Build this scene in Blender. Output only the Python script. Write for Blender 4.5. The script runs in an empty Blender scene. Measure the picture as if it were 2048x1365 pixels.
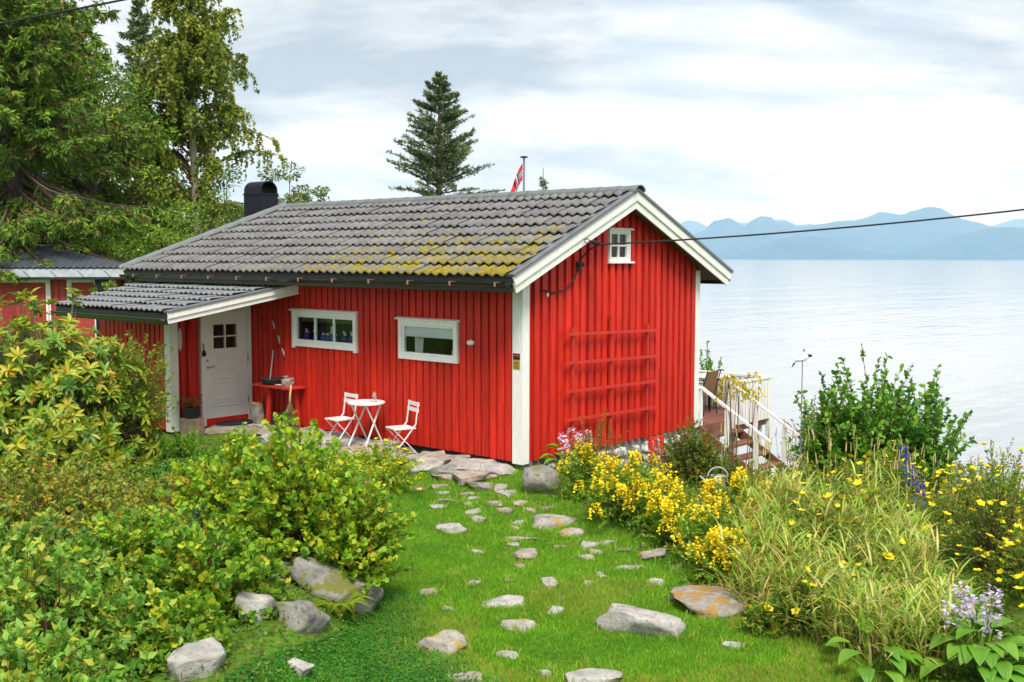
import bpy, bmesh, math, random
import numpy as np
from mathutils import Vector, Matrix, noise as mnoise

random.seed(7)
RNG = np.random.default_rng(7)
SC = bpy.context.scene
COL = SC.collection

# ------------------------------------------------------------------ camera
CAM_LOC = Vector((-12.1601, -10.5878, 3.0967))
YAW, PITCH, ROLL, FPX = -.8449, -.0775, .0016, 2155.8
cam = bpy.data.cameras.new('camera')
cam.sensor_width = 36.0
cam.lens = FPX / 2048 * 36.0
cam.clip_start = .1
cam.clip_end = 80000
camo = bpy.data.objects.new('camera', cam)
COL.objects.link(camo)
F = Vector((-math.sin(YAW) * math.cos(PITCH), math.cos(YAW) * math.cos(PITCH), math.sin(PITCH)))
R0 = Vector((math.cos(YAW), math.sin(YAW), 0))
U0 = R0.cross(F)
R1 = R0 * math.cos(ROLL) + U0 * math.sin(ROLL)
U1 = U0 * math.cos(ROLL) - R0 * math.sin(ROLL)
mw = Matrix((R1, U1, -F)).transposed().to_4x4()
mw.translation = CAM_LOC
camo.matrix_world = mw
SC.camera = camo

# ------------------------------------------------------------------ world, sun, exposure
SUN_AZ = Vector((-.62, -.78, 0)).normalized()      # horizontal direction towards the sun
SUN_EL = math.radians(56)
world = bpy.data.worlds.new('World')
SC.world = world
world.use_nodes = True
wn, wl = world.node_tree.nodes, world.node_tree.links
wn.clear()
wout = wn.new('ShaderNodeOutputWorld')
wbg = wn.new('ShaderNodeBackground')
wbg.inputs['Strength'].default_value = .10
sky = wn.new('ShaderNodeTexSky')
sky.sky_type = 'NISHITA'
sky.sun_disc = False
sky.sun_elevation = SUN_EL
sky.sun_rotation = math.atan2(SUN_AZ.x, SUN_AZ.y)
sky.altitude = 10
sky.air_density = 1.0
sky.dust_density = 1.5
tc = wn.new('ShaderNodeTexCoord')
mp = wn.new('ShaderNodeMapping')
mp.inputs['Scale'].default_value = (1.0, 1.0, 4.6)
mp.inputs['Location'].default_value = (3.3, 1.2, .55)
wl.new(tc.outputs['Generated'], mp.inputs['Vector'])
n1 = wn.new('ShaderNodeTexNoise')
n1.inputs['Scale'].default_value = 2.9
n1.inputs['Detail'].default_value = 7
n1.inputs['Roughness'].default_value = .56
n1.inputs['Distortion'].default_value = .35
wl.new(mp.outputs['Vector'], n1.inputs['Vector'])
r1 = wn.new('ShaderNodeValToRGB')                 # cloud tone: grey-blue undersides to white
r1.color_ramp.elements[0].position = .37
r1.color_ramp.elements[0].color = (3.2, 3.6, 4.0, 1)
r1.color_ramp.elements[1].position = .60
r1.color_ramp.elements[1].color = (7.6, 7.6, 7.5, 1)
e = r1.color_ramp.elements.new(.47)
e.color = (4.9, 5.2, 5.4, 1)
wl.new(n1.outputs['Fac'], r1.inputs['Fac'])
n2 = wn.new('ShaderNodeTexNoise')
n2.inputs['Scale'].default_value = 1.7
n2.inputs['Detail'].default_value = 5
mp2 = wn.new('ShaderNodeMapping')
mp2.inputs['Scale'].default_value = (1.0, 1.0, 2.6)
mp2.inputs['Location'].default_value = (7.1, 2.2, 4.0)
wl.new(tc.outputs['Generated'], mp2.inputs['Vector'])
wl.new(mp2.outputs['Vector'], n2.inputs['Vector'])
r2 = wn.new('ShaderNodeValToRGB')                 # gaps between the clouds where blue shows through
r2.color_ramp.elements[0].position = .36
r2.color_ramp.elements[0].color = (.45, .45, .45, 1)
r2.color_ramp.elements[1].position = .52
r2.color_ramp.elements[1].color = (1, 1, 1, 1)
wl.new(n2.outputs['Fac'], r2.inputs['Fac'])
wm = wn.new('ShaderNodeMixRGB')
wl.new(r2.outputs['Color'], wm.inputs['Fac'])
wl.new(sky.outputs['Color'], wm.inputs['Color1'])
wl.new(r1.outputs['Color'], wm.inputs['Color2'])
wl.new(wm.outputs['Color'], wbg.inputs['Color'])
wl.new(wbg.outputs['Background'], wout.inputs['Surface'])

sun = bpy.data.lights.new('sun', 'SUN')
sun.energy = 2.9
sun.angle = math.radians(22)
sun.color = (1.0, .95, .87)
suno = bpy.data.objects.new('sun', sun)
COL.objects.link(suno)
tosun = (SUN_AZ * math.cos(SUN_EL) + Vector((0, 0, math.sin(SUN_EL)))).normalized()
suno.rotation_euler = tosun.to_track_quat('Z', 'Y').to_euler()
suno.location = (-20, -40, 40)

SC.view_settings.view_transform = 'Standard'
SC.view_settings.look = 'None'
SC.view_settings.exposure = .74
SC.view_settings.gamma = 1.0
SC.view_settings.use_curve_mapping = False
SC.render.engine = 'CYCLES'
SC.cycles.max_bounces = 6
SC.cycles.diffuse_bounces = 3
SC.cycles.glossy_bounces = 3
SC.cycles.transmission_bounces = 4
SC.cycles.transparent_max_bounces = 12
SC.cycles.volume_bounces = 3
SC.cycles.use_denoising = True

# ------------------------------------------------------------------ materials
def _nodes(name):
    m = bpy.data.materials.new(name)
    m.use_nodes = True
    n, l = m.node_tree.nodes, m.node_tree.links
    b = n['Principled BSDF']
    return m, n, l, b

def _noise(n, l, scale, detail=4, vec=None, stretch=None, rough=.55):
    g = n.new('ShaderNodeNewGeometry')
    v = g.outputs['Position']
    if stretch:
        mpn = n.new('ShaderNodeMapping')
        mpn.inputs['Scale'].default_value = stretch
        l.new(v, mpn.inputs['Vector'])
        v = mpn.outputs['Vector']
    t = n.new('ShaderNodeTexNoise')
    t.inputs['Scale'].default_value = scale
    t.inputs['Detail'].default_value = detail
    t.inputs['Roughness'].default_value = rough
    l.new(v, t.inputs['Vector'])
    return t.outputs['Fac']

def _ramp(n, l, fac, a, b, ca=(0, 0, 0, 1), cb=(1, 1, 1, 1)):
    r = n.new('ShaderNodeValToRGB')
    r.color_ramp.elements[0].position = a
    r.color_ramp.elements[0].color = ca
    r.color_ramp.elements[1].position = b
    r.color_ramp.elements[1].color = cb
    l.new(fac, r.inputs['Fac'])
    return r.outputs['Color']

def _mix(n, l, fac, a, b):
    x = n.new('ShaderNodeMixRGB')
    if hasattr(fac, 'links'):
        l.new(fac, x.inputs['Fac'])
    else:
        x.inputs['Fac'].default_value = fac
    for k, c in (('Color1', a), ('Color2', b)):
        if hasattr(c, 'links'):
            l.new(c, x.inputs[k])
        else:
            x.inputs[k].default_value = (*c[:3], 1)
    return x.outputs['Color']

def _bump(n, l, b, fac, strength, dist=.02):
    u = n.new('ShaderNodeBump')
    u.inputs['Strength'].default_value = strength
    u.inputs['Distance'].default_value = dist
    l.new(fac, u.inputs['Height'])
    l.new(u.outputs['Normal'], b.inputs['Normal'])

def mat(name, col, rough=.6, var=.12, scale=6, bump=0, bscale=60, metal=0, spec=.4, stretch=None, objvar=0):
    m, n, l, b = _nodes(name)
    lo = [c * (1 - var) for c in col]
    hi = [min(1, c * (1 + var)) for c in col]
    f = _noise(n, l, scale, 5, stretch=stretch)
    c = _mix(n, l, _ramp(n, l, f, .3, .7), lo, hi)
    if objvar:
        oi = n.new('ShaderNodeObjectInfo')
        hs = n.new('ShaderNodeHueSaturation')
        mr = n.new('ShaderNodeMapRange')
        mr.inputs['To Min'].default_value = 1 - objvar
        mr.inputs['To Max'].default_value = 1 + objvar
        l.new(oi.outputs['Random'], mr.inputs['Value'])
        l.new(mr.outputs['Result'], hs.inputs['Value'])
        l.new(c, hs.inputs['Color'])
        c = hs.outputs['Color']
    l.new(c, b.inputs['Base Color'])
    b.inputs['Roughness'].default_value = rough
    b.inputs['Metallic'].default_value = metal
    b.inputs['Specular IOR Level'].default_value = spec
    if bump:
        _bump(n, l, b, _noise(n, l, bscale, 4, stretch=stretch), bump, .01)
    return m

def leafmat(name, col, trans=.35, rough=.5, var=.22, tint=None):
    m, n, l, b = _nodes(name)
    f = _noise(n, l, 2.3, 3)
    lo = [c * (1 - var) for c in col]
    hi = [min(1, c * (1 + var)) for c in col]
    c = _mix(n, l, _ramp(n, l, f, .3, .7), lo, hi)
    l.new(c, b.inputs['Base Color'])
    b.inputs['Roughness'].default_value = rough
    b.inputs['Specular IOR Level'].default_value = .35
    t = n.new('ShaderNodeBsdfTranslucent')
    tcn = tint or [min(1, x * 1.25) for x in col]
    t.inputs['Color'].default_value = (*tcn, 1)
    mx = n.new('ShaderNodeMixShader')
    mx.inputs['Fac'].default_value = trans
    l.new(b.outputs['BSDF'], mx.inputs[1])
    l.new(t.outputs['BSDF'], mx.inputs[2])
    l.new(mx.outputs['Shader'], n['Material Output'].inputs['Surface'])
    return m

def leafset(name, cols, **k):
    return [leafmat('%s_%d' % (name, i), c, **k) for i, c in enumerate(cols)]

# ------------------------------------------------------------------ mesh helpers
class MB:
    """collects shapes into one mesh"""
    def __init__(self):
        self.v, self.f, self.mi = [], [], []
        self.cur = 0
    def add(self, vs, fs, m=None):
        o = len(self.v)
        if m is not None:
            vs = [m @ Vector(p) for p in vs]
        self.v += [tuple(p) for p in vs]
        self.f += [tuple(i + o for i in f) for f in fs]
        self.mi += [self.cur] * len(fs)
        return self
    def box(self, x0, x1, y0, y1, z0, z1, m=None):
        vs = [(x0, y0, z0), (x1, y0, z0), (x1, y1, z0), (x0, y1, z0), (x0, y0, z1), (x1, y0, z1), (x1, y1, z1), (x0, y1, z1)]
        return self.add(vs, [(0, 3, 2, 1), (4, 5, 6, 7), (0, 1, 5, 4), (1, 2, 6, 5), (2, 3, 7, 6), (3, 0, 4, 7)], m)
    def cbox(self, c, s, m=None):
        return self.box(c[0] - s[0] / 2, c[0] + s[0] / 2, c[1] - s[1] / 2, c[1] + s[1] / 2, c[2] - s[2] / 2, c[2] + s[2] / 2, m)
    def prism(self, poly, ext, m=None):
        """polygon (3d points) pushed along ext"""
        n = len(poly)
        e = Vector(ext)
        vs = [Vector(p) for p in poly] + [Vector(p) + e for p in poly]
        fs = [tuple(range(n))[::-1], tuple(range(n, 2 * n))] + [(i, (i + 1) % n, n + (i + 1) % n, n + i) for i in range(n)]
        return self.add(vs, fs, m)
    def bar(self, a, b, w, h, up=(0, 0, 1)):
        """rectangular bar from a to b, width w across, height h along up"""
        a, b = Vector(a), Vector(b)
        d = (b - a).normalized()
        s = d.cross(Vector(up))
        if s.length < 1e-4:
            s = d.cross(Vector((1, 0, 0)))
        s.normalize()
        u = s.cross(d).normalized()
        s, u = s * w / 2, u * h / 2
        return self.prism([a - s - u, a + s - u, a + s + u, a - s + u], b - a)
    def tube(self, pts, rad, k=6, cap=True):
        pts = [Vector(p) for p in pts]
        if not hasattr(rad, '__len__'):
            rad = [rad] * len(pts)
        vs, fs = [], []
        ref = Vector((.3, .2, 1)).normalized()
        for i, p in enumerate(pts):
            d = (pts[min(i + 1, len(pts) - 1)] - pts[max(i - 1, 0)]).normalized()
            s = d.cross(ref)
            if s.length < .05:
                s = d.cross(Vector((1, 0, 0)))
            s.normalize()
            u = s.cross(d)
            for j in range(k):
                a = 2 * math.pi * j / k
                vs.append(p + (s * math.cos(a) + u * math.sin(a)) * rad[i])
        for i in range(len(pts) - 1):
            for j in range(k):
                fs.append((i * k + j, i * k + (j + 1) % k, (i + 1) * k + (j + 1) % k, (i + 1) * k + j))
        if cap:
            fs += [tuple(range(k))[::-1], tuple(range((len(pts) - 1) * k, len(pts) * k))]
        return self.add(vs, fs)
    def lathe(self, prof, k=12, m=None):
        """profile of (r, z)"""
        vs, fs = [], []
        for r, z in prof:
            for j in range(k):
                a = 2 * math.pi * j / k
                vs.append((r * math.cos(a), r * math.sin(a), z))
        for i in range(len(prof) - 1):
            for j in range(k):
                fs.append((i * k + j, i * k + (j + 1) % k, (i + 1) * k + (j + 1) % k, (i + 1) * k + j))
        fs += [tuple(range(k))[::-1], tuple(range((len(prof) - 1) * k, len(prof) * k))]
        return self.add(vs, fs, m)
    def mesh(self, name, mats, smooth=False):
        me = bpy.data.meshes.new(name)
        me.from_pydata(self.v, [], self.f)
        if not isinstance(mats, (list, tuple)):
            mats = [mats]
        for m in mats:
            me.materials.append(m)
        if len(mats) > 1:
            me.polygons.foreach_set('material_index', self.mi)
        if smooth:
            me.polygons.foreach_set('use_smooth', [True] * len(me.polygons))
        me.update()
        return me

def tag(o, label=None, cat=None, group=None, kind=None):
    if label: o['label'] = label
    if cat: o['category'] = cat
    if group: o['group'] = group
    if kind: o['kind'] = kind
    return o

def link(name, me, parent=None):
    """mesh in world coordinates; under a parent it stays where it is"""
    o = bpy.data.objects.new(name, me)
    COL.objects.link(o)
    if parent is not None:
        o.parent = parent
        o.matrix_parent_inverse = Matrix.Translation(-Vector(parent.location)) if parent.type == 'EMPTY' else Matrix.Identity(4)
    return o

def part(name, mb, mats, parent, smooth=False, kind=None, label=None):
    o = link(name, mb.mesh(name, mats, smooth), parent)
    return tag(o, label=label, kind=kind)

def thing(name, label, cat, loc=(0, 0, 0), group=None):
    o = bpy.data.objects.new(name, None)
    o.empty_display_size = .2
    COL.objects.link(o)
    o.location = loc
    return tag(o, label, cat, group)

def solo(name, mb, mats, label, cat, smooth=False, group=None):
    return tag(link(name, mb.mesh(name, mats, smooth)), label, cat, group)

def structure(name, me):
    return tag(link(name, me), kind='structure')

def npmesh(name, V, Fc, mats, mi=None, smooth=False):
    """fast mesh from arrays; every face has the same corner count"""
    me = bpy.data.meshes.new(name)
    V = np.ascontiguousarray(V, np.float32)
    Fc = np.ascontiguousarray(Fc, np.int32)
    k = Fc.shape[1]
    me.vertices.add(len(V))
    me.vertices.foreach_set('co', V.ravel())
    me.loops.add(Fc.size)
    me.loops.foreach_set('vertex_index', Fc.ravel())
    me.polygons.add(len(Fc))
    me.polygons.foreach_set('loop_start', np.arange(0, Fc.size, k, dtype=np.int32))
    if not isinstance(mats, (list, tuple)):
        mats = [mats]
    for m in mats:
        me.materials.append(m)
    if mi is not None:
        me.polygons.foreach_set('material_index', np.ascontiguousarray(mi, np.int32))
    if smooth:
        me.polygons.foreach_set('use_smooth', np.ones(len(Fc), bool))
    me.update(calc_edges=True)
    return me

def norm(a):
    return a / np.maximum(np.linalg.norm(a, axis=-1, keepdims=True), 1e-9)

def frames(d, nrm):
    """rotation matrices whose y axis is d and whose z axis leans towards nrm"""
    d = norm(d)
    x = np.cross(d, nrm)
    bad = np.linalg.norm(x, axis=1) < 1e-4
    x[bad] = np.cross(d[bad], np.array([1., .3, 0]))
    x = norm(x)
    z = np.cross(x, d)
    return np.stack([x, d, z], axis=2)

LEAF = (np.array([(0, 0, 0), (0, .36, .0), (0, .72, -.03), (0, 1, -.10), (-.33, .18, .05), (-.5, .46, .09), (-.36, .77, .03), (.33, .18, .05), (.5, .46, .09), (.36, .77, .03)]),
        np.array([(0, 1, 4), (4, 1, 5), (5, 1, 2), (5, 2, 6), (6, 2, 3), (0, 7, 1), (7, 8, 1), (8, 2, 1), (8, 9, 2), (9, 3, 2)]))
LEAF4 = (np.array([(0, 0, 0), (-.5, .45, .10), (.5, .45, .10), (0, .5, -.02), (0, 1, -.06)]), np.array([(0, 2, 3), (0, 3, 1), (1, 3, 4), (3, 2, 4)]))
QUAD = (np.array([(0, 0, 0), (.5, .5, .05), (0, 1, -.04), (-.5, .5, .05)]), np.array([(0, 1, 2, 3)]))
BLADE = (np.array([(-.5, 0, 0), (.5, 0, 0), (.42, .5, .1), (-.42, .5, .1), (0, 1, .0)]), np.array([(0, 1, 2), (0, 2, 3), (3, 2, 4)]))
_lob = [(0, 0), (.5, .2), (.34, .38), (.42, .74), (0, 1), (-.42, .74), (-.34, .38), (-.5, .2)]
LOBED = (np.array([(0, .4, -.04)] + [(x, y, .08 * abs(x) * 2) for x, y in _lob]), np.array([(0, i, i % 8 + 1) for i in range(1, 9)]))

def stamp(tmpl, P, D, N, L, Wd, mi=None):
    """copies of a leaf template: base P, direction D, normal N, length L, width Wd"""
    tv, tf = tmpl
    n = len(P)
    Rm = frames(D, N)
    S = np.stack([Wd, L, L], axis=1)
    V = np.einsum('nij,nkj->nki', Rm, tv[None] * S[:, None, :]) + P[:, None, :]
    Fc = tf[None] + (np.arange(n) * len(tv))[:, None, None]
    if mi is None:
        mi = np.zeros(n, int)
    return V.reshape(-1, 3), Fc.reshape(-1, tf.shape[1]), np.repeat(mi, len(tf))

def tubes_np(paths, r0, r1, k=3):
    """many thin tapered tubes: paths (n, m, 3)"""
    n, m, _ = paths.shape
    d = norm(np.gradient(paths, axis=1))
    ref = np.array([.31, .17, .93])
    s = norm(np.cross(d, ref))
    u = np.cross(s, d)
    rr = (r0[:, None] + (r1 - r0)[:, None] * np.linspace(0, 1, m)[None])[..., None]
    ring = [paths + (s * math.cos(2 * math.pi * j / k) + u * math.sin(2 * math.pi * j / k)) * rr for j in range(k)]
    V = np.stack(ring, axis=2).reshape(-1, 3)
    i0 = (np.arange(n)[:, None, None] * m * k) + (np.arange(m - 1)[None, :, None] * k)
    j = np.arange(k)[None, None]
    j2 = (np.arange(k) + 1)[None, None] % k
    Fc = np.stack([i0 + j, i0 + j2, i0 + k + j2, i0 + k + j], axis=-1).reshape(-1, 4)
    return V, Fc

def bez(a, b, c, m):
    t = np.linspace(0, 1, m)[None, :, None]
    return (1 - t) ** 2 * a[:, None] + 2 * t * (1 - t) * b[:, None] + t ** 2 * c[:, None]

def merge(parts):
    V, Fc, Mi, o = [], [], [], 0
    for v, f, m in parts:
        V.append(v); Fc.append(f + o); Mi.append(m); o += len(v)
    return np.concatenate(V), np.concatenate(Fc), np.concatenate(Mi)

def rnd(n, a=0., b=1.):
    return RNG.uniform(a, b, n)

def rdir(n):
    return norm(RNG.normal(size=(n, 3)))

# ------------------------------------------------------------------ terrain height
def ss(a, b, x):
    t = np.clip((x - a) / (b - a), 0, 1)
    return t * t * (3 - 2 * t)

def st(x, y):
    dx, dy = x + 12.16, y + 10.588
    return dx * .748 + dy * .6637, dx * .6637 - dy * .748

def height(x, y):
    x = np.asarray(x, float); y = np.asarray(y, float)
    s, t = st(x, y)
    sp = np.log1p(np.exp(np.clip((x - .3) * 2, -50, 50))) / 2
    sp = np.where(x > 20, x - .3, sp)
    z = -.10 - .165 * np.minimum(sp, 7) - .36 * np.clip(sp - 7, 0, None)
    z = np.maximum(z, -12.5)
    z = z - .18 * ss(-.6, -1.6, x) * ss(18, 15, s) - .14 * ss(-.4, -1.5, y) * ss(1.5, -1, x) * ss(-.2, -.6, y)
    z = z + .36 * ss(-1.35, -2.1, t) * ss(17.5, 14.5, s) * ss(-2, -.5, -x)
    z = z + .16 * np.clip(y - 14, 0, 40) * ss(14, 4, x) * ss(14, 20, y) * .6
    z = z + .03 * np.sin(x * 1.7 + y * .6) * np.cos(y * 1.3 - x * .4) * ss(-.3, -1.5, np.minimum(x, y))
    return z

def hz(x, y):
    return float(height(x, y))
# ================================================================== materials in use
RED = mat('red_paint', (.60, .022, .009), .55, .26, 2.2, .3, 30, stretch=(9, 9, .8), objvar=.15, spec=.35)
RED2 = mat('red_paint_faded', (.42, .05, .042), .6, .18, 3, .25, 30, stretch=(14, 14, 1), objvar=.08)
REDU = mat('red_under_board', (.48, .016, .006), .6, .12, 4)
REDT = mat('red_trellis_paint', (.52, .03, .018), .5, .1, 6)
WHITE = mat('white_paint', (.82, .82, .79), .5, .09, 5, .15, 40, stretch=(5, 5, 1.2))
WHITED = mat('white_door_paint', (.84, .84, .81), .35, .03, 2)
METALW = mat('white_metal', (.80, .80, .80), .35, .04, 9)
BLACK = mat('black_metal', (.010, .012, .020), .5, .2, 6, spec=.25)
SOFFIT = mat('soffit_board', (.10, .075, .085), .8, .15, 5)
GUTTER = mat('gutter_black', (.012, .014, .016), .25, .1, 6, spec=.6)
COPPER = mat('copper_bracket', (.50, .28, .20), .45, .2, 20, metal=.4)
FLASH = mat('verge_flashing', (.15, .16, .175), .5, .15, 5)
SHEDROOF = mat('shed_roof_sheet', (.075, .085, .11), .4, .15, 3, spec=.5)
ZINC = mat('pale_zinc', (.50, .54, .60), .45, .2, 5, metal=.2)
GREY = mat('grey_metal', (.30, .31, .32), .4, .1, 20, metal=.5)
STEEL = mat('steel_handle', (.45, .45, .46), .3, .05, 20, metal=.8)
BROWN = mat('deck_board_stain', (.20, .085, .055), .55, .2, 3, .2, 40, stretch=(1, 8, 8), objvar=.12)
WICKER = mat('brown_mesh_fabric', (.26, .15, .075), .7, .2, 60)
BARK = mat('grey_brown_bark', (.13, .095, .07), .9, .35, 8, .6, 20, stretch=(6, 6, 1))
BIRCH = mat('birch_bark', (.42, .36, .29), .85, .4, 5, .3, 12, stretch=(1, 1, 4))
TWIG = mat('brown_twig', (.15, .085, .045), .85, .3, 12)
DRYTWIG = mat('dry_twig', (.26, .20, .14), .9, .3, 12)
STRAW = mat('straw_stem', (.48, .36, .15), .8, .2, 12)
BONE = mat('bleached_wood', (.62, .55, .47), .8, .2, 20, .3, 50)
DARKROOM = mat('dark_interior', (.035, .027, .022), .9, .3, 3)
FABRICW = mat('white_blind', (.85, .87, .86), .8, .04, 4)
BLUEW = mat('blue_glaze', (.03, .06, .34), .2, .3, 30)
PORC = mat('white_porcelain', (.78, .78, .80), .2, .04, 30)
YELSIGN = mat('yellow_sign', (.42, .27, .03), .5, .1, 30)
REDSIGN = mat('red_sign_mark', (.70, .03, .02), .5, .05, 30)
INK = mat('dark_ink', (.02, .015, .015), .6, .1, 30)
RUBBER = mat('black_rubber', (.02, .021, .024), .8, .2, 30)
CABLE = mat('black_cable', (.012, .012, .016), .6, .1, 20)
FLAGR = mat('flag_red', (.62, .03, .05), .8, .08, 9)
FLAGW = mat('flag_white', (.82, .82, .84), .8, .04, 9)
FLAGB = mat('flag_blue', (.01, .05, .22), .8, .08, 9)
TERRA = mat('terracotta', (.30, .12, .06), .8, .2, 12)
PINK = mat('pinkish_stone', (.42, .31, .26), .85, .25, 7, .4, 30)

def stone_mat(name, base, dark, lichen, lich_amt, seed):
    m, n, l, b = _nodes(name)
    f1 = _noise(n, l, 5.0 + seed, 8, rough=.65)
    f2 = _noise(n, l, 26, 6, rough=.7)
    f3 = _noise(n, l, 3.1 + seed * .3, 6, rough=.7)
    c = _mix(n, l, _ramp(n, l, f1, .34, .62), dark, base)
    c = _mix(n, l, _ramp(n, l, f2, .55, .68, (0, 0, 0, 1), (.75, .75, .75, 1)), c, [x * .42 for x in dark])
    c = _mix(n, l, _ramp(n, l, f3, lich_amt, lich_amt + .06), c, lichen)
    l.new(c, b.inputs['Base Color'])
    b.inputs['Roughness'].default_value = .9
    b.inputs['Specular IOR Level'].default_value = .2
    _bump(n, l, b, _noise(n, l, 22, 8, rough=.7), .8, .02)
    return m
STONE = [stone_mat('granite_pale', (.47, .45, .42), (.24, .23, .21), (.34, .23, .06), .62, 0),
         stone_mat('granite_lichen', (.43, .40, .36), (.20, .185, .16), (.36, .24, .05), .53, 1),
         stone_mat('granite_pink', (.43, .36, .31), (.24, .19, .16), (.28, .24, .13), .60, 2),
         stone_mat('granite_mossy', (.34, .33, .31), (.15, .145, .13), (.16, .17, .04), .50, 3)]
ORANGE_SLAB = stone_mat('granite_orange_lichen', (.36, .33, .28), (.20, .18, .15), (.36, .20, .05), .49, 5)
LIMEWASH = stone_mat('limewashed_stone', (.66, .66, .64), (.42, .42, .41), (.22, .22, .12), .62, 4)

def roof_mat(name, moss):
    m, n, l, b = _nodes(name)
    f1 = _noise(n, l, 9, 7, rough=.7)
    f2 = _noise(n, l, 45, 5, rough=.7)
    c = _mix(n, l, _ramp(n, l, f1, .3, .7), (.115, .115, .118), (.225, .22, .22))
    c = _mix(n, l, _ramp(n, l, f2, .60, .70, (0, 0, 0, 1), (.6, .6, .6, 1)), c, (.07, .065, .06))
    oi = n.new('ShaderNodeObjectInfo')
    hs = n.new('ShaderNodeHueSaturation')
    mr = n.new('ShaderNodeMapRange')
    mr.inputs['To Min'].default_value = .86
    mr.inputs['To Max'].default_value = 1.12
    l.new(oi.outputs['Random'], mr.inputs['Value'])
    l.new(mr.outputs['Result'], hs.inputs['Value'])
    l.new(c, hs.inputs['Color'])
    c = hs.outputs['Color']
    if moss:
        # moss grows towards the eave at the gable end
        g = n.new('ShaderNodeNewGeometry')
        sx = n.new('ShaderNodeSeparateXYZ')
        l.new(g.outputs['Position'], sx.inputs['Vector'])
        def mrange(sock, a, bb):
            q = n.new('ShaderNodeMapRange')
            q.inputs['From Min'].default_value = a
            q.inputs['From Max'].default_value = bb
            l.new(sock, q.inputs['Value'])
            return q.outputs['Result']
        def math_(op, x, y):
            q = n.new('ShaderNodeMath'); q.operation = op
            for i, s_ in enumerate((x, y)):
                if hasattr(s_, 'links'): l.new(s_, q.inputs[i])
                else: q.inputs[i].default_value = s_
            return q.outputs[0]
        gy = mrange(sx.outputs['Y'], 8.8, .2)
        gz = mrange(sx.outputs['Z'], 3.95, 2.7)
        grow = math_('MULTIPLY', gy, gz)
        n3 = _noise(n, l, 3.2, 6, rough=.7)
        n4 = _noise(n, l, 17, 5, rough=.65)
        nn = math_('ADD', math_('MULTIPLY', n3, .6), math_('MULTIPLY', n4, .4))
        tot = math_('ADD', nn, math_('MULTIPLY', grow, .24))
        c = _mix(n, l, _ramp(n, l, tot, .60, .67), c, _mix(n, l, _ramp(n, l, n4, .35, .65), (.13, .115, .02), (.31, .24, .02)))
    l.new(c, b.inputs['Base Color'])
    b.inputs['Roughness'].default_value = .85
    b.inputs['Specular IOR Level'].default_value = .25
    _bump(n, l, b, _noise(n, l, 50, 5), .5, .008)
    return m
TILE = roof_mat('concrete_tile_mossy', True)
TILEP = mat('porch_tile_grey', (.18, .19, .20), .7, .12, 10, .4, 50, objvar=.07)
RIDGE = mat('ridge_tile_grey', (.15, .165, .17), .7, .15, 8, .3, 40, objvar=.05)

def glass_mat():
    m, n, l, b = _nodes('window_glass')
    n.remove(b)
    tr = n.new('ShaderNodeBsdfTransparent')
    tr.inputs['Color'].default_value = (.95, .97, .97, 1)
    gl = n.new('ShaderNodeBsdfGlossy')
    gl.inputs['Roughness'].default_value = .02
    fr = n.new('ShaderNodeFresnel')
    fr.inputs['IOR'].default_value = 1.5
    mx = n.new('ShaderNodeMixShader')
    l.new(fr.outputs['Fac'], mx.inputs[0])
    l.new(tr.outputs[0], mx.inputs[1])
    l.new(gl.outputs[0], mx.inputs[2])
    l.new(mx.outputs[0], n['Material Output'].inputs['Surface'])
    return m
GLASS = glass_mat()

# ================================================================== setting: ground, sea, mountains
def ground_mat():
    m, n, l, b = _nodes('garden_ground')
    f1 = _noise(n, l, 1.4, 8, rough=.7)
    f2 = _noise(n, l, 14, 6, rough=.7)
    c = _mix(n, l, _ramp(n, l, f2, .35, .65), (.07, .15, .012), (.11, .22, .02))
    c = _mix(n, l, _ramp(n, l, f1, .52, .66, (0, 0, 0, 1), (.55, .55, .55, 1)), c, (.10, .085, .035))
    l.new(c, b.inputs['Base Color'])
    b.inputs['Roughness'].default_value = .95
    b.inputs['Specular IOR Level'].default_value = .1
    _bump(n, l, b, f2, .8, .03)
    return m
gx = np.concatenate([np.arange(-60, -14, 2.0), np.arange(-14, 8, .25), np.arange(8, 60, 1.0)])
gy = np.concatenate([np.arange(-60, -14, 2.0), np.arange(-14, 14, .25), np.arange(14, 120, 2.0)])
GX, GY = np.meshgrid(gx, gy, indexing='ij')
GZ = height(GX, GY)
ny = len(gy)
ii = np.arange((len(gx) - 1) * ny).reshape(len(gx) - 1, ny)[:, :-1].ravel()
structure('ground', npmesh('ground', np.stack([GX, GY, GZ], -1).reshape(-1, 3), np.stack([ii, ii + ny, ii + ny + 1, ii + 1], 1), ground_mat(), smooth=True))

SEA_Z = -10.0
def sea_mat():
    m, n, l, b = _nodes('fjord_water')
    b.inputs['Base Color'].default_value = (.37, .40, .42, 1)
    b.inputs['Metallic'].default_value = .12
    b.inputs['Roughness'].default_value = .10
    b.inputs['IOR'].default_value = 1.33
    b.inputs['Specular IOR Level'].default_value = .5
    g = n.new('ShaderNodeNewGeometry')
    def layer(scale, rot, sx):
        mpn = n.new('ShaderNodeMapping')
        mpn.inputs['Rotation'].default_value = (0, 0, rot)
        mpn.inputs['Scale'].default_value = (sx, 1, 1)
        l.new(g.outputs['Position'], mpn.inputs['Vector'])
        t = n.new('ShaderNodeTexNoise')
        t.inputs['Scale'].default_value = scale
        t.inputs['Detail'].default_value = 4
        l.new(mpn.outputs['Vector'], t.inputs['Vector'])
        return t.outputs['Fac']
    a = layer(.42, .85, .35)
    c = layer(.055, .75, .3)
    ad = n.new('ShaderNodeMath'); ad.operation = 'MULTIPLY_ADD'
    l.new(c, ad.inputs[0]); ad.inputs[1].default_value = 3.2
    l.new(a, ad.inputs[2])
    _bump(n, l, b, ad.outputs[0], .40, .34)
    return m
mb = MB()
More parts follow.
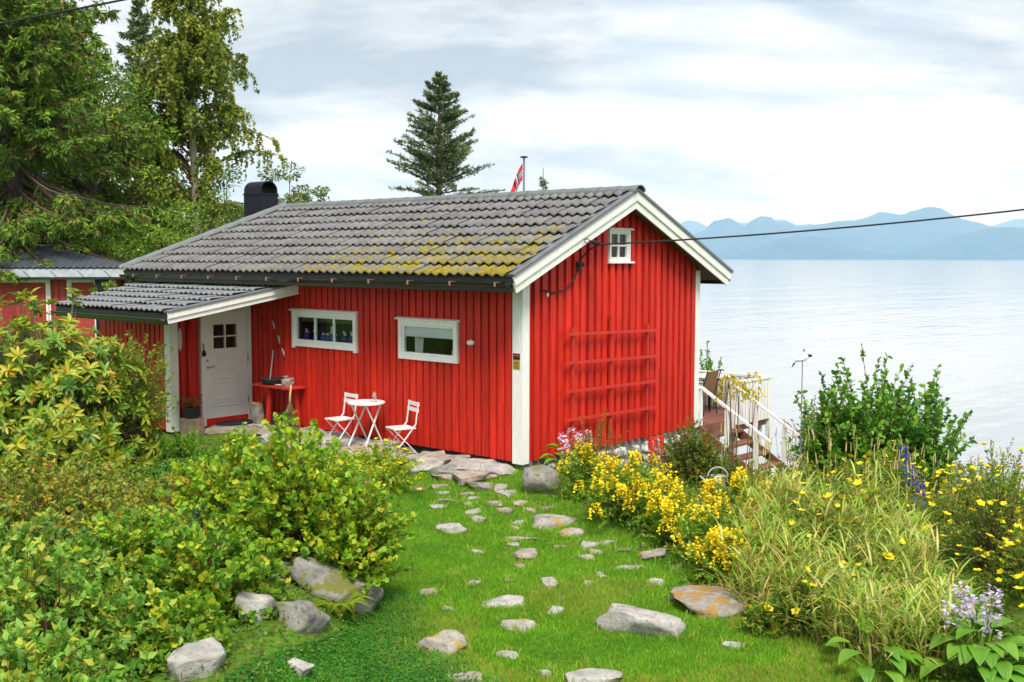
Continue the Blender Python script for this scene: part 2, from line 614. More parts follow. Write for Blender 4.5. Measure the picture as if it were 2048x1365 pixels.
mb.add([(-11000, -23000, SEA_Z), (33000, -23000, SEA_Z), (33000, 33000, SEA_Z), (-11000, 33000, SEA_Z)], [(0, 1, 2, 3)])
structure('sea', mb.mesh('sea', sea_mat()))

def ridge(name, D0, D1, prof, seed, m, jag):
    """a mountain range: shore at distance D0, crest line at D1, crest heights (px above the waterline) over bearing (px)"""
    px = np.array([p[0] for p in prof], float)
    hp = np.array([p[1] for p in prof], float)
    nb, nr = 420, 26
    bx = np.linspace(px[0], px[-1], nb)
    h = np.interp(bx, px, hp)
    rows = []
    th = np.arctan((bx - 1024) / FPX)
    for k in range(nr):
        f = k / (nr - 1) * 1.75
        D = D0 + (D1 - D0) * f
        prof_f = np.sin(min(f, 1.0) * math.pi / 2) ** 1.25 if f <= 1 else max(0, 1 - (f - 1) * 1.2)
        z = h / FPX * D1 * prof_f
        x = CAM_LOC.x + D * (np.sin(th) * .6637 + np.cos(th) * .748) / np.cos(th)
        y = CAM_LOC.y + D * (-np.sin(th) * .748 + np.cos(th) * .6637) / np.cos(th)
        nz = np.array([mnoise.fractal(Vector((a / 620, b_ / 620, seed)), .85, 2.1, 7) for a, b_ in zip(x, y)])
        amp = jag * (.25 if k == 0 else 1.0) * prof_f * (.85 if abs(f - 1) < .06 else 1)
        rows.append(np.stack([x, y, SEA_Z - 1 + z + nz * amp], 1))
    V = np.concatenate(rows)
    i0 = (np.arange(nr - 1)[:, None] * nb + np.arange(nb - 1)[None]).ravel()
    structure(name, npmesh(name, V, np.stack([i0, i0 + 1, i0 + nb + 1, i0 + nb], 1), m, smooth=False))

def mountain_mat(name, snow):
    m, n, l, b = _nodes(name)
    f = _noise(n, l, .004, 8, rough=.65)
    c = _mix(n, l, _ramp(n, l, f, .35, .65), (.02, .05, .055), (.06, .085, .085))
    g = n.new('ShaderNodeNewGeometry')
    sx = n.new('ShaderNodeSeparateXYZ')
    l.new(g.outputs['Position'], sx.inputs['Vector'])
    if snow:
        q = n.new('ShaderNodeMapRange')
        q.inputs['From Min'].default_value = 250; q.inputs['From Max'].default_value = 420
        l.new(sx.outputs['Z'], q.inputs['Value'])
        f2 = _noise(n, l, .0035, 4)
        mu = n.new('ShaderNodeMath'); mu.operation = 'MULTIPLY'
        l.new(q.outputs[0], mu.inputs[0]); l.new(_ramp(n, l, f2, .68, .71), mu.inputs[1])
        c = _mix(n, l, mu.outputs[0], c, (.8, .8, .8))
    l.new(c, b.inputs['Base Color'])
    b.inputs['Roughness'].default_value = .95
    b.inputs['Specular IOR Level'].default_value = .05
    return m
MTN = mountain_mat('far_hillside', False)
MTNS = mountain_mat('far_hillside_snow', True)
def zp(l):
    return [(1320 + x / 2.813, (388 - y) / 2.813) for x, y in l]
side_l = [(-700, 40), (-300, 60), (200, 48), (700, 66), (1100, 58)]
ridge('mountains', 9800, 12200, side_l + zp([(0, 262), (80, 250), (180, 262), (240, 238), (295, 180), (330, 172), (380, 160), (420, 180), (460, 206), (510, 166), (560, 145), (610, 156), (650, 186), (700, 182), (760, 214), (800, 210), (900, 190), (980, 178), (1080, 178), (1150, 158), (1215, 128), (1290, 133), (1345, 147), (1400, 120), (1490, 103), (1560, 106), (1620, 138), (1700, 165), (1780, 182), (1870, 212), (1950, 222), (2048, 230)]) + [(2300, 62), (2700, 50), (3200, 64), (3600, 50)], 3.1, MTNS, 26)
ridge('foothills', 8200, 9300, [(900, 0), (1380, 0)] + zp([(300, 384), (380, 362), (460, 348), (540, 315), (640, 278), (760, 260), (850, 262), (960, 288), (1080, 320), (1180, 345), (1330, 352), (1420, 330), (1500, 300), (1650, 250), (1800, 216), (1900, 205), (1980, 206), (2048, 214)]) + [(2200, 56), (2500, 40), (2900, 48), (3400, 30)], 8.7, MTN, 14)
ridge('far_peaks', 15000, 17500, [(-700, 50), (300, 62), (1000, 60)] + zp([(0, 230), (80, 202), (140, 172), (200, 180), (260, 214), (400, 190), (560, 200), (680, 166), (760, 205), (840, 195), (1000, 230), (1400, 230), (1800, 215), (1890, 192), (1960, 172), (2048, 166)]) + [(2250, 72), (2700, 60), (3600, 66)], 5.5, MTN, 24)

# ================================================================== the red cabin
W = 4.89                     # gable width
EO, OV = .546, .334          # eave and gable overhang
ZE, ZR = 2.727, 4.06         # roof mid-line at the eave and at the ridge
LR, LH = 9.0, 10.66          # ridge end, hip eave end
SL = (ZR - ZE) / (W / 2 + EO)
def roof_z(x):
    return ZE + (x + EO) * SL if x < W / 2 else ZE + (W + EO - x) * SL
cabin = thing('red_cabin', 'red wooden cabin with grey tiled roof and white corner boards by the fjord', 'house', (2.4, 4.5, 0))

def wall_planks(parent, wallname, frame, length, ztop, openings, pitch, ow, seed, depth=.024, zbot=0.0):
    """frame(u, d, z) -> world; u along the wall, d outward. Under-boards are the wall itself, over-boards are planks"""
    # backing with openings
    us = sorted({0.0, length} | {o[0] for o in openings} | {o[1] for o in openings})
    mb = MB()
    for a, b_ in zip(us[:-1], us[1:]):
        k = max(1, int((b_ - a) / .4))
        for q in range(k):
            ua, ub = a + (b_ - a) * q / k, a + (b_ - a) * (q + 1) / k
            um = (ua + ub) / 2
            holes = sorted([(o[2], o[3]) for o in openings if o[0] < um < o[1]])
            z0 = zbot
            for h0, h1 in holes + [(None, None)]:
                if h0 is None:
                    t = [(ua, z0), (ub, z0), (ub, ztop(ub)), (ua, ztop(ua))]
                else:
                    t = [(ua, z0), (ub, z0), (ub, h0), (ua, h0)]
                    z0 = h1
                if t[2][1] - t[1][1] > .01:
                    mb.prism([frame(u, -.02, z) for u, z in t], Vector(frame(0, -.12, 0)) - Vector(frame(0, -.02, 0)))
    wall = part(wallname, mb, REDU, parent)
    rr = random.Random(seed)
    u = pitch * .25
    while u + ow < length:
        ua, ub = u + rr.uniform(-.004, .004), u + ow + rr.uniform(-.004, .004)
        d = depth * rr.uniform(.8, 1.15) - .012
        holes = sorted([(o[2], o[3]) for o in openings if o[0] < ub and o[1] > ua])
        z0 = zbot - rr.uniform(0, .012)
        for h0, h1 in holes + [(None, None)]:
            t = [(ua, z0), (ub, z0), (ub, ztop(ub) if h0 is None else h0), (ua, ztop(ua) if h0 is None else h0)]
            if min(t[2][1], t[3][1]) - z0 > .02:
                p = MB()
                p.prism([frame(a, d, z) for a, z in t], Vector(frame(0, -.018, 0)) - Vector(frame(0, d, 0)))
                part('plank', p, RED, wall)
            if h0 is not None:
                z0 = h1
        u += pitch
    return wall

# openings (u0, u1, z0, z1)
W2 = (1.34, 2.71, 1.416, 2.068)      # single window with the blind
W1 = (3.79, 5.60, 1.47, 2.117)       # window with three panes
GW = (2.14, 2.72, 3.03, 3.55)        # small gable window
ztopA = lambda u: 2.88
wallA = wall_planks(cabin, 'long_wall', lambda u, d, z: (-d, u, z), 10.2, ztopA, [W2, W1], .163, .118, 1)
wallB = wall_planks(cabin, 'gable_wall', lambda u, d, z: (u, -d, z), W, lambda u: roof_z(u) - .07, [GW], .192, .112, 2, depth=.052)
# back and far walls, plain
mb = MB(); mb.box(W - .1, W, .12, 10.2, 0, 2.88); part('back_wall', mb, RED, cabin)
mb = MB(); mb.box(.13, W - .13, 10.1, 10.2, 0, 2.88); part('end_wall', mb, RED, cabin)
# corner boards
for (x0, x1, y0, y1, z1) in [(-.036, -.0125, .0, .165, 2.86), (-.036, .125, -.036, -.001, 2.84), (W - .12, W + .036, -.036, -.001, 2.86), (W + .002, W + .036, .0, .14, 2.86)]:
    mb = MB(); mb.box(x0, x1, y0, y1, -.03, z1)
    part('corner_board', mb, WHITE, cabin)

# stone foundation below the gable: limewashed stones
def ico(sub):
    bm = bmesh.new()
    bmesh.ops.create_icosphere(bm, subdivisions=sub, radius=1)
    V = np.array([v.co[:] for v in bm.verts]); Fc = np.array([[v.index for v in f.verts] for f in bm.faces])
    bm.free()
    return V, Fc
ICO2, ICO3 = ico(3), ico(4)
def rock_mesh(name, size, seed, m, flat=.5, sub=3, cuts=7, rough=.13):
    """boulder: a sphere cut by random planes and roughened"""
    V, Fc = (ICO3 if sub == 3 else ICO2)
    V = V.copy()
    rg = np.random.default_rng(seed)
    V = np.sign(V) * np.abs(V) ** .78
    for q in range(cuts + 6):
        nn = norm(rg.normal(size=(1, 3)) * np.array([1, 1, .55]))[0]
        d = rg.uniform(.50, .86)
        k = V @ nn - d
        V -= np.clip(k, 0, None)[:, None] * nn[None]
    nn = norm(np.array([[rg.uniform(-.22, .22), rg.uniform(-.22, .22), 1.]]))[0]
    k = V @ nn - rg.uniform(.42, .62)
    V -= np.clip(k, 0, None)[:, None] * nn[None] * (.4 + flat)
    nz = np.array([mnoise.fractal(Vector(p * 1.5) + Vector((seed * 3.1, 0, 0)), .9, 2.1, 5) for p in V])
    V *= (1 + rough * nz)[:, None]
    V *= 1.22 / np.abs(V[:, :2]).max() * .86
    V *= np.array(size) / 2
    return npmesh(name, V, Fc, m, smooth=True)

found = part('foundation', MB().box(.05, W - .05, .02, .14, -1.3, -.012), mat('foundation_core', (.20, .19, .18), .9), cabin)
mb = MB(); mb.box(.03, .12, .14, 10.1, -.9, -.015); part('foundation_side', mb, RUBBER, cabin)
rs = random.Random(5)
x = .25
while x < W - .1:
    z = -.10
    while z > hz(x, -.1) - .15:
        w_ = rs.uniform(.18, .36); h_ = rs.uniform(.14, .26)
        o = link('stone', rock_mesh('stone', (w_ * 1.12, .26, h_ * 1.1), rs.randint(0, 999), LIMEWASH, sub=2), found)
        o.matrix_basis = Matrix.Translation((x + w_ / 2 + rs.uniform(-.04, .04), .02 + rs.uniform(-.03, .03), z - h_ / 2 + .02)) @ Matrix.Rotation(rs.uniform(-.2, .2), 4, 'Y')
        z -= h_
    x += w_
mb = MB(); mb.box(3.24, 3.66, -.13, -.085, -.75, -.02); part('crawl_hatch', mb, RED, cabin)

# ---- roof slabs
def slope_pt(x, y, n):
    """front slope: point above x, lifted n along the normal"""
    L = math.hypot(1, SL)
    return Vector((x - n * SL / L, y, ZE + (x + EO) * SL + n / L))
def slope_back(x, y, n):
    p = slope_pt(W - x, y, n)
    return Vector((W - p.x, y, p.z))
mb = MB()
front = [slope_pt(-EO, -OV + .03, -.06), slope_pt(W / 2, -OV + .03, -.06), slope_pt(W / 2, LR, -.06), slope_pt(-EO, LH, -.06)]
mb.prism(front, slope_pt(0, 0, .085) - slope_pt(0, 0, -.06))
back = [slope_back(W + EO, -OV + .03, -.06), slope_back(W / 2 + .002, -OV + .03, -.06), slope_back(W / 2 + .002, LR, -.06), slope_back(W + EO, LH, -.06)]
mb.prism(back, slope_back(0, 0, .085) - slope_back(0, 0, -.06))
mb.prism([slope_pt(-EO, LH, -.06), slope_pt(W / 2, LR + .01, -.06), slope_back(W + EO, LH, -.06)], (0, .02, .12))
roof = part('roof', mb, SOFFIT, cabin)

def tile_profile(nseg, width, waves, amp):
    u = np.linspace(0, width, nseg + 1)
    return u, amp * (.5 - .5 * np.cos(2 * math.pi * u / (width / waves))) ** .8

def tile_mesh(name, width, length, waves, amp, m, lift=.062, thick=.018, nseg=14):
    """tile in local axes: x up the slope, y across, z out; the lower end is lifted over the course below"""
    u, w_ = tile_profile(nseg, width, waves, amp)
    w_ = amp - w_
    V = []
    for (xx, zz) in ((-thick * .3, lift - thick), (0, lift), (length, .004)):
        V += [(xx, a, zz + b_) for a, b_ in zip(u, w_)]
    k = nseg + 1
    Fc = [(r * k + i, r * k + i + 1, (r + 1) * k + i + 1, (r + 1) * k + i) for r in range(2) for i in range(nseg)]
    return np.array(V), Fc

def lay_tiles(parent, origin, up, acr, nrm, ncol, nrow, width, course, m, waves=2, amp=.045, clip=None, start_u=0., maxv=None):
    V, Fc = tile_mesh('roof_tile', width, course + .05, waves, amp, m)
    shared = bpy.data.meshes.new('roof_tile')
    shared.from_pydata([tuple(p) for p in V], [], Fc)
    shared.materials.append(m)
    shared.polygons.foreach_set('use_smooth', [i >= (len(Fc) // 2) for i in range(len(Fc))])
    Rm = Matrix((up, acr, nrm)).transposed().to_4x4()
    rr = random.Random(3)
    for r in range(nrow):
        for c in range(ncol):
            p = origin + up * (r * course) + acr * (start_u + c * width) + nrm * rr.uniform(-.006, .010)
            M4 = Matrix.Translation(p) @ Rm @ Matrix.Rotation(rr.uniform(-.018, .018), 4, 'Z')
            me = shared
            corner = [M4 @ Vector(q) for q in ((0, 0, 0), (0, width, 0), (course + .05, 0, 0), (course + .05, width, 0))]
            if clip:
                out = [[(q - co).dot(no) > 0 for q in corner] for co, no in clip]
                if any(all(o_) for o_ in out):
                    continue
                if any(any(o_) for o_ in out):
                    bm = bmesh.new()
                    bm.from_mesh(shared)
                    bm.transform(M4)
                    for co, no in clip:
                        bmesh.ops.bisect_plane(bm, geom=bm.verts[:] + bm.edges[:] + bm.faces[:], plane_co=co, plane_no=no, clear_outer=True)
                    bm.transform(M4.inverted())
                    if len(bm.faces) < 2:
                        bm.free(); continue
                    me = bpy.data.meshes.new('roof_tile')
                    bm.to_mesh(me); bm.free()
                    me.materials.append(m)
            o = link('roof_tile', me, parent)
            o.matrix_basis = M4
up = Vector((1, 0, SL)).normalized(); acr = Vector((0, 1, 0)); nrm = Vector((-SL, 0, 1)).normalized()
hipdir = (slope_pt(W / 2, LR, 0) - slope_pt(-EO, LH, 0)).normalized()
hip_no = nrm.cross(hipdir); hip_no = hip_no if hip_no.y > 0 else -hip_no
SLEN = (W / 2 + EO) * math.hypot(1, SL)
CRS = .386
lay_tiles(roof, slope_pt(-EO, 0, .088) - up * .06, up, acr, nrm, 29, 9, .385, CRS, TILE,
          clip=[(slope_pt(-EO, LH - .02, .1), hip_no), (slope_pt(W / 2, 0, .1) - up * .02, up)], start_u=-OV + .05)
# back slope in one sheet of the same tiles (unseen from the garden)
mb = MB()
mb.prism([slope_back(W + EO + .04, -OV + .05, .09), slope_back(W / 2 + .01, -OV + .05, .09), slope_back(W / 2 + .01, LR, .09), slope_back(W + EO + .04, LH, .09)], slope_back(0, 0, .12) - slope_back(0, 0, .09))
part('back_tiles', mb, TILE, cabin)
# ridge and hip caps, short overlapping half-round tiles
def caps(a, b_, n, r, parent, name='ridge_tile'):
    a, b_ = Vector(a), Vector(b_)
    d = (b_ - a).normalized(); s = d.cross(Vector((0, 0, 1))).normalized(); u = s.cross(d)
    st_ = (b_ - a).length / n
    for i in range(n):
        p0, p1 = a + d * (i * st_ - .03), a + d * ((i + 1) * st_)
        vs, fs = [], []
        for p, rr in ((p0, r * 1.06), (p1, r * .97)):
            for inn in (0, .018):
                for k in range(9):
                    an = math.pi * k / 8
                    vs.append(p + s * math.cos(an) * (rr - inn) + u * (math.sin(an) * (rr - inn) * .78))
        for k in range(8):
            fs += [(k, k + 1, 18 + k + 1, 18 + k), (9 + k, 9 + k + 1, 27 + k + 1, 27 + k), (k, k + 1, 9 + k + 1, 9 + k), (18 + k, 18 + k + 1, 27 + k + 1, 27 + k)]
        q = MB(); q.add(vs, fs)
        part(name, q, RIDGE, parent, smooth=False)
rz = slope_pt(W / 2, 0, .10).z
caps((W / 2, -OV - .06, rz + .015), (W / 2, LR + .06, rz + .015), 24, .135, roof)
caps(slope_pt(W / 2, LR, .13) + Vector((0, 0, .02)), slope_pt(-EO - .03, LH, .13), 9, .125, roof, 'hip_tile')

# bargeboards on both gable rakes: two white boards and a grey flashing above
for sgn in (0, 1):
    fn = slope_pt if sgn == 0 else slope_back
    xa = -EO - .02 if sgn == 0 else W + EO + .02
    xb = W / 2
    def seg(n0, n1, y0, y1, m, name, x_end=xb):
        mb = MB()
        a0, a1, b0, b1 = fn(xa, y0, n0), fn(xa, y0, n1), fn(x_end, y0, n0), fn(x_end, y0, n1)
        # cut plumb at the ridge
        for q in (b0, b1):
            q.z += (W / 2 - q.x) * (SL if sgn == 0 else -SL); q.x = W / 2
        if sgn == 0: poly = [a0, b0, b1, a1]
        else: poly = [a0, a1, b1, b0]
        mb.prism(poly, (0, y1 - y0, 0))
        return part(name, mb, m, cabin)
    seg(-.150, .005, -OV, -OV + .026, WHITE, 'bargeboard')
    seg(-.030, .105, -OV - .026, -OV - .003, WHITE, 'bargeboard')
    seg(.106, .150, -OV - .05, -OV + .13, FLASH, 'verge_flashing')
# soffit boards under the gable overhang are the roof slab; eave fascia and gutter
mb = MB(); mb.box(-EO - .018, -EO + .004, -OV + .03, LH - .05, ZE - .13, ZE + .09); part('eave_fascia', mb, GUTTER, cabin)
def half_pipe(a, b_, r, m, parent, name):
    a, b_ = Vector(a), Vector(b_)
    d = (b_ - a).normalized(); s = d.cross(Vector((0, 0, 1))).normalized()
    vs, fs = [], []
    for p in (a, b_):
        for rr in (r, r - .006):
            for k in range(9):
                an = math.pi + math.pi * k / 8
                vs.append(p + s * math.cos(an) * rr + Vector((0, 0, math.sin(an) * rr)))
    for k in range(8):
        fs += [(k, k + 1, 19 + k, 18 + k), (9 + k, 10 + k, 28 + k, 27 + k)]
    fs += [(0, 9, 27, 18), (8, 17, 35, 26), tuple(range(9)) + tuple(range(17, 8, -1)), tuple(range(18, 27)) + tuple(range(35, 26, -1))]
    q = MB(); q.add(vs, fs)
    return part(name, q, m, parent)
gut = half_pipe((-EO - .085, -OV + .05, ZE + .0), (-EO - .085, LH - .05, ZE + .0), .068, GUTTER, cabin, 'gutter')
y = -.1
while y < LH - .3:
    mb = MB()
    mb.box(-EO - .162, -EO - .018, y, y + .025, ZE + .004, ZE + .014)
    mb.box(-EO - .166, -EO - .152, y, y + .025, ZE - .05, ZE + .014)
    part('gutter_bracket', mb, COPPER, gut)
    y += .92
mb = MB(); mb.tube([(-EO - .085, LH - .25, ZE - .06), (-EO - .085, LH - .25, ZE - .2), (-.3, LH - .3, ZE - .42), (-.12, LH - .35, ZE - .5), (-.08, LH - .35, .1)], .038, 8)
part('downpipe', mb, GUTTER, cabin)
half_pipe((W + EO + .085, -OV + .05, ZE - .01), (W + EO + .085, LH, ZE - .01), .068, GUTTER, cabin, 'gutter')
mb = MB(); mb.box(W + EO - .004, W + EO + .018, -OV + .03, LH - .05, ZE - .12, ZE + .08); part('eave_fascia', mb, GUTTER, cabin)

# chimney with an arched cap
mb = MB()
cx0, cx1, cy0, cy1 = 2.31, 2.78, 9.80, 10.45
mb.box(cx0, cx1, cy0, cy1, 3.0, 4.50)
mb.box(cx0 - .015, cx1 + .015, cy0 - .015, cy1 + .015, 4.50, 4.53)
chim = part('chimney', mb, BLACK, cabin)
mb = MB()
vs, fs = [], []
for inn in (0, .02):
    for xx in (cx0 + inn, cx1 - inn):
        pass
na = 12
for yy in (cy0 + .01, cy1 - .01):
    for rr in (1, .9):
        for k in range(na + 1):
            an = math.pi * k / na
            vs.append(((cx0 + cx1) / 2 + math.cos(an) * (cx1 - cx0) / 2 * rr, yy, 4.53 + .06 + math.sin(an) * .22 * rr if 0 < k < na else 4.53))
n1_ = na + 1
for k in range(na):
    fs += [(k, k + 1, 2 * n1_ + k + 1, 2 * n1_ + k), (n1_ + k, n1_ + k + 1, 3 * n1_ + k + 1, 3 * n1_ + k), (k, k + 1, n1_ + k + 1, n1_ + k), (2 * n1_ + k, 2 * n1_ + k + 1, 3 * n1_ + k + 1, 3 * n1_ + k)]
mb.add(vs, fs)
part('chimney_cap', mb, BLACK, chim)

# ---- windows
def window(parent, fr, u0, u1, z0, z1, mull, trans, head=True, legs=False, wide=.10, name='window', low=.11, sash=.05):
    """fr(u, d, z) -> world; casing, frame, mullions, panes, head board, sill"""
    def bx(u0, u1, d0, d1, z0, z1, m=WHITE, nm='frame', par=None):
        mb = MB()
        mb.prism([fr(u0, d0, z0), fr(u1, d0, z0), fr(u1, d0, z1), fr(u0, d0, z1)], Vector(fr(0, d1, 0)) - Vector(fr(0, d0, 0)))
        return part(nm, mb, m, par)
    root = MB()
    c = wide
    def ring(mb, a0, a1, b0, b1, wd, d0, d1, lowext=0):
        for q in [(a0, a0 + wd, b0 - lowext, b1), (a1 - wd, a1, b0 - lowext, b1), (a0 + wd, a1 - wd, b1 - wd, b1), (a0 + wd, a1 - wd, b0, b0 + (low if mb is root else wd))]:
            mb.prism([fr(q[0], d0, q[2]), fr(q[1], d0, q[2]), fr(q[1], d0, q[3]), fr(q[0], d0, q[3])], Vector(fr(0, d1, 0)) - Vector(fr(0, d0, 0)))
    ring(root, u0, u1, z0, z1, c, .038, -.03, .035 if legs else 0)
    win = part(name, root, WHITE, parent)
    a0, a1, b0, b1 = u0 + c, u1 - c, z0 + low, z1 - c
    fb = MB()
    ring(fb, a0 + .002, a1 - .002, b0 + .002, b1 - .002, sash, .012, -.05)
    part('sash', fb, WHITE, win)
    g0, g1, h0, h1 = a0 + sash, a1 - sash, b0 + sash, b1 - sash
    us = [g0 + (g1 - g0) * i / mull for i in range(mull + 1)]
    zs = [h0 + (h1 - h0) * i / trans for i in range(trans + 1)]
    for u in us[1:-1]:
        bx(u - .016, u + .016, .006, -.045, h0, h1, WHITE, 'mullion', win)
    for z in zs[1:-1]:
        for ua, ub in zip(us[:-1], us[1:]):
            bx(ua + (.016 if ua != g0 else 0), ub - (.016 if ub != g1 else 0), .004, -.043, z - .014, z + .014, WHITE, 'transom', win)
    for ua, ub in zip(us[:-1], us[1:]):
        for za, zb in zip(zs[:-1], zs[1:]):
            pb = MB(); pb.add([fr(ua + .003, -.024, za + .003), fr(ub - .003, -.024, za + .003), fr(ub - .003, -.024, zb - .003), fr(ua + .003, -.024, zb - .003)], [(0, 1, 2, 3)] if fr is frB else [(3, 2, 1, 0)])
            part('pane', pb, GLASS, win)
    if head:
        mb = MB()
        hm = .045
        mb.prism([fr(u0 - hm, .0, z1 + .002), fr(u0 - hm, .075, z1 + .002), fr(u0 - hm, .075, z1 + .024), fr(u0 - hm, .0, z1 + .045)], Vector(fr(u1 + hm, 0, 0)) - Vector(fr(u0 - hm, 0, 0)))
        part('head_board', mb, WHITE, win)
    # dark room behind
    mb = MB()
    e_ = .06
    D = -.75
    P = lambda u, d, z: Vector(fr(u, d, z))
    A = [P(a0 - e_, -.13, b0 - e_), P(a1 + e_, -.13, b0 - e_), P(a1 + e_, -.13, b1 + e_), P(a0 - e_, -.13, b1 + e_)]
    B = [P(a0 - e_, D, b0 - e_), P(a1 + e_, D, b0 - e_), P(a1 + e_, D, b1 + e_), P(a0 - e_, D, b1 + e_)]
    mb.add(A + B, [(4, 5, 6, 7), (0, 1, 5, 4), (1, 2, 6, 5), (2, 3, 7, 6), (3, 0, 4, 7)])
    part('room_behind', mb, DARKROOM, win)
    return win, (g0, g1, h0, h1)
frA = lambda u, d, z: (-d, u, z)
frB = lambda u, d, z: (u, -d, z)
win1, g_1 = window(cabin, frA, *W1, 3, 1, legs=True, wide=.075, low=.085, sash=.038)
win2, g_2 = window(cabin, frA, *W2, 1, 1, wide=.072, low=.08, sash=.036)
win3, g_3 = window(cabin, frB, *GW, 2, 2, wide=.04, low=.045, sash=.026)
mb = MB(); mb.prism([(GW[0] - .06, -.0, GW[2] - .002), (GW[1] + .06, 0, GW[2] - .002), (GW[1] + .06, 0, GW[2] - .03), (GW[0] - .06, 0, GW[2] - .03)], (0, -.085, 0)); part('sill', mb, WHITE, win3)
# blind, curtain and sticker behind the single window
mb = MB(); mb.box(.030, .038, g_2[0] + .01, g_2[1] - .005, g_2[3] - .17, g_2[3] + .02); part('roller_blind', mb, FABRICW, win2)
vs, fs = [], []
for k in range(17):
    t_ = k / 16
    yy = g_2[1] - .10 - .24 * t_
    vs += [(.15 + .02 * math.sin(k * 1.9), yy, g_2[3] - .1), (.15 + .02 * math.sin(k * 1.9 + .3), yy + .04 * t_, g_2[2] - .06)]
fs = [(2 * k, 2 * k + 1, 2 * k + 3, 2 * k + 2) for k in range(16)]
mb = MB(); mb.add(vs, fs); part('curtain', mb, FABRICW, win2, smooth=True)
mb = MB(); mb.box(.0195, .0215, g_2[0] + .02, g_2[0] + .065, g_2[2] + .012, g_2[2] + .075); part('sticker', mb, YELSIGN, win2)
# lace valance in the three-pane window
lace = mat('lace_valance', (.16, .15, .09), .9, .5, 60)
vs, fs = [], []
for k in range(61):
    yy = g_1[0] + (g_1[1] - g_1[0]) * k / 60
    vs += [(.10 + .012 * math.sin(k * 1.3), yy, g_1[3] + .02), (.10 + .012 * math.sin(k * 1.3), yy, g_1[3] - .075 - .018 * abs(math.sin(k * .52)))]
fs = [(2 * k, 2 * k + 1, 2 * k + 3, 2 * k + 2) for k in range(60)]
mb = MB(); mb.add(vs, fs); part('lace_valance', mb, lace, win1)
mb = MB(); mb.box(.05, .17, g_1[0] - .03, g_1[1] + .03, g_1[2] - .03, g_1[2] - .006); part('inner_sill', mb, WHITE, win1)

# ---- entry lean-to with the door
XE, YD = -1.74, 6.92
PX, PY0, PY1 = -2.64, 5.40, 9.9
def porch_z(x):                       # mid-line of the lean-to roof
    return 2.105 + (x - PX) * (2.53 - 2.105) / (-PX)
frE = lambda u, d, z: (XE + u, YD - d, z)      # face with the door
entry = wall_planks(cabin, 'entry_wall', frE, -XE, lambda u: porch_z(XE + u) - .05, [(.60, 1.72, -.1, 2.19)], .163, .118, 4, zbot=-.05)
frF = lambda u, d, z: (XE - d, YD + u, z)
wall_planks(cabin, 'entry_front_wall', frF, 2.6, lambda u: porch_z(XE) - .05, [], .163, .118, 6, zbot=-.05)
mb = MB(); mb.box(XE - .036, XE - .014, YD - .03, YD + .14, -.08, porch_z(XE) - .06); mb.box(XE - .036, XE + .135, YD - .036, YD - .0305, -.08, porch_z(XE) - .055); part('corner_board', mb, WHITE, cabin)
# porch roof
PS = (2.53 - 2.105) / (-PX)
pn = Vector((-PS, 0, 1)).normalized(); pu = Vector((1, 0, PS)).normalized()
pp = lambda x, y, n: Vector((x, y, porch_z(x))) + pn * n
left_lo, left_hi = 9.35, 10.4
mb = MB()
mb.prism([pp(PX, PY0 + .03, -.05), pp(-.03, PY0 + .03, -.05), pp(-.03, left_hi, -.05), pp(PX, left_lo, -.05)], pn * .10)
proof = part('porch_roof', mb, SOFFIT, cabin)
edge = (pp(-.03, left_hi, 0) - pp(PX, left_lo, 0)).normalized(); eno = pn.cross(edge); eno = eno if eno.y > 0 else -eno
lay_tiles(proof, pp(PX, 0, .055) - pu * .05, pu, acr, pn, 16, 6, .335, .46, TILEP, amp=.035, clip=[(pp(PX, left_lo, .05), eno), (pp(-.035, 0, .05), pu)], start_u=PY0 + .09)
for n0, n1_, dy, m, nm in ((-.105, .0, 0, WHITE, 'bargeboard'), (-.02, .075, -.024, WHITE, 'bargeboard'), (.076, .112, -.04, FLASH, 'verge_flashing')):
    mb = MB()
    mb.prism([pp(PX - .04, PY0 + dy, n0), pp(-.03, PY0 + dy, n0), pp(-.03, PY0 + dy, n1_), pp(PX - .04, PY0 + dy, n1_)], (0, .022 if nm == 'bargeboard' else .15, 0))
    part(nm, mb, m, cabin)
mb = MB(); mb.prism([pp(PX - .02, left_lo, .05), pp(-.03, left_hi, .05), pp(-.03, left_hi, .10), pp(PX - .02, left_lo, .10)], (0, .05, 0)); part('verge_flashing', mb, FLASH, cabin)
mb = MB(); mb.box(PX - .03, PX - .006, PY0 + .03, left_lo, porch_z(PX) - .13, porch_z(PX) + .03); part('eave_fascia', mb, GUTTER, cabin)
half_pipe((PX - .09, PY0 + .06, porch_z(PX) - .03), (PX - .09, left_lo, porch_z(PX) - .03), .058, GUTTER, cabin, 'gutter')
# door
mb = MB()
dL, dR, dB, dT = -1.13, -.03, .0, 2.17
for q in [(dL, dL + .085, dB - .05, dT), (dR - .085, dR, dB - .05, dT), (dL + .085, dR - .085, dT - .09, dT)]:
    mb.box(q[0], q[1], YD - .04, YD + .08, q[2], q[3])
door = part('door', mb, WHITED, cabin)
mb = MB(); mb.box(dL + .085, dR - .085, YD - .028, YD + .06, dB - .06, dB + .075); part('threshold', mb, RED, door)
l0, l1, b0, b1 = dL + .092, dR - .092, dB + .08, dT - .097
wu0, wu1, wz0, wz1 = -.87, -.325, 1.365, 1.85
leaf = MB()
for q in [(l0, wu0, b0, b1), (wu1, l1, b0, b1), (wu0, wu1, b0, wz0), (wu0, wu1, wz1, b1)]:
    leaf.box(q[0], q[1], YD - .008, YD + .04, q[2], q[3])
leafo = part('door_leaf', leaf, WHITED, door)
mw_ = MB()
mz, mu = (wz0 + wz1) / 2, (wu0 + wu1) / 2
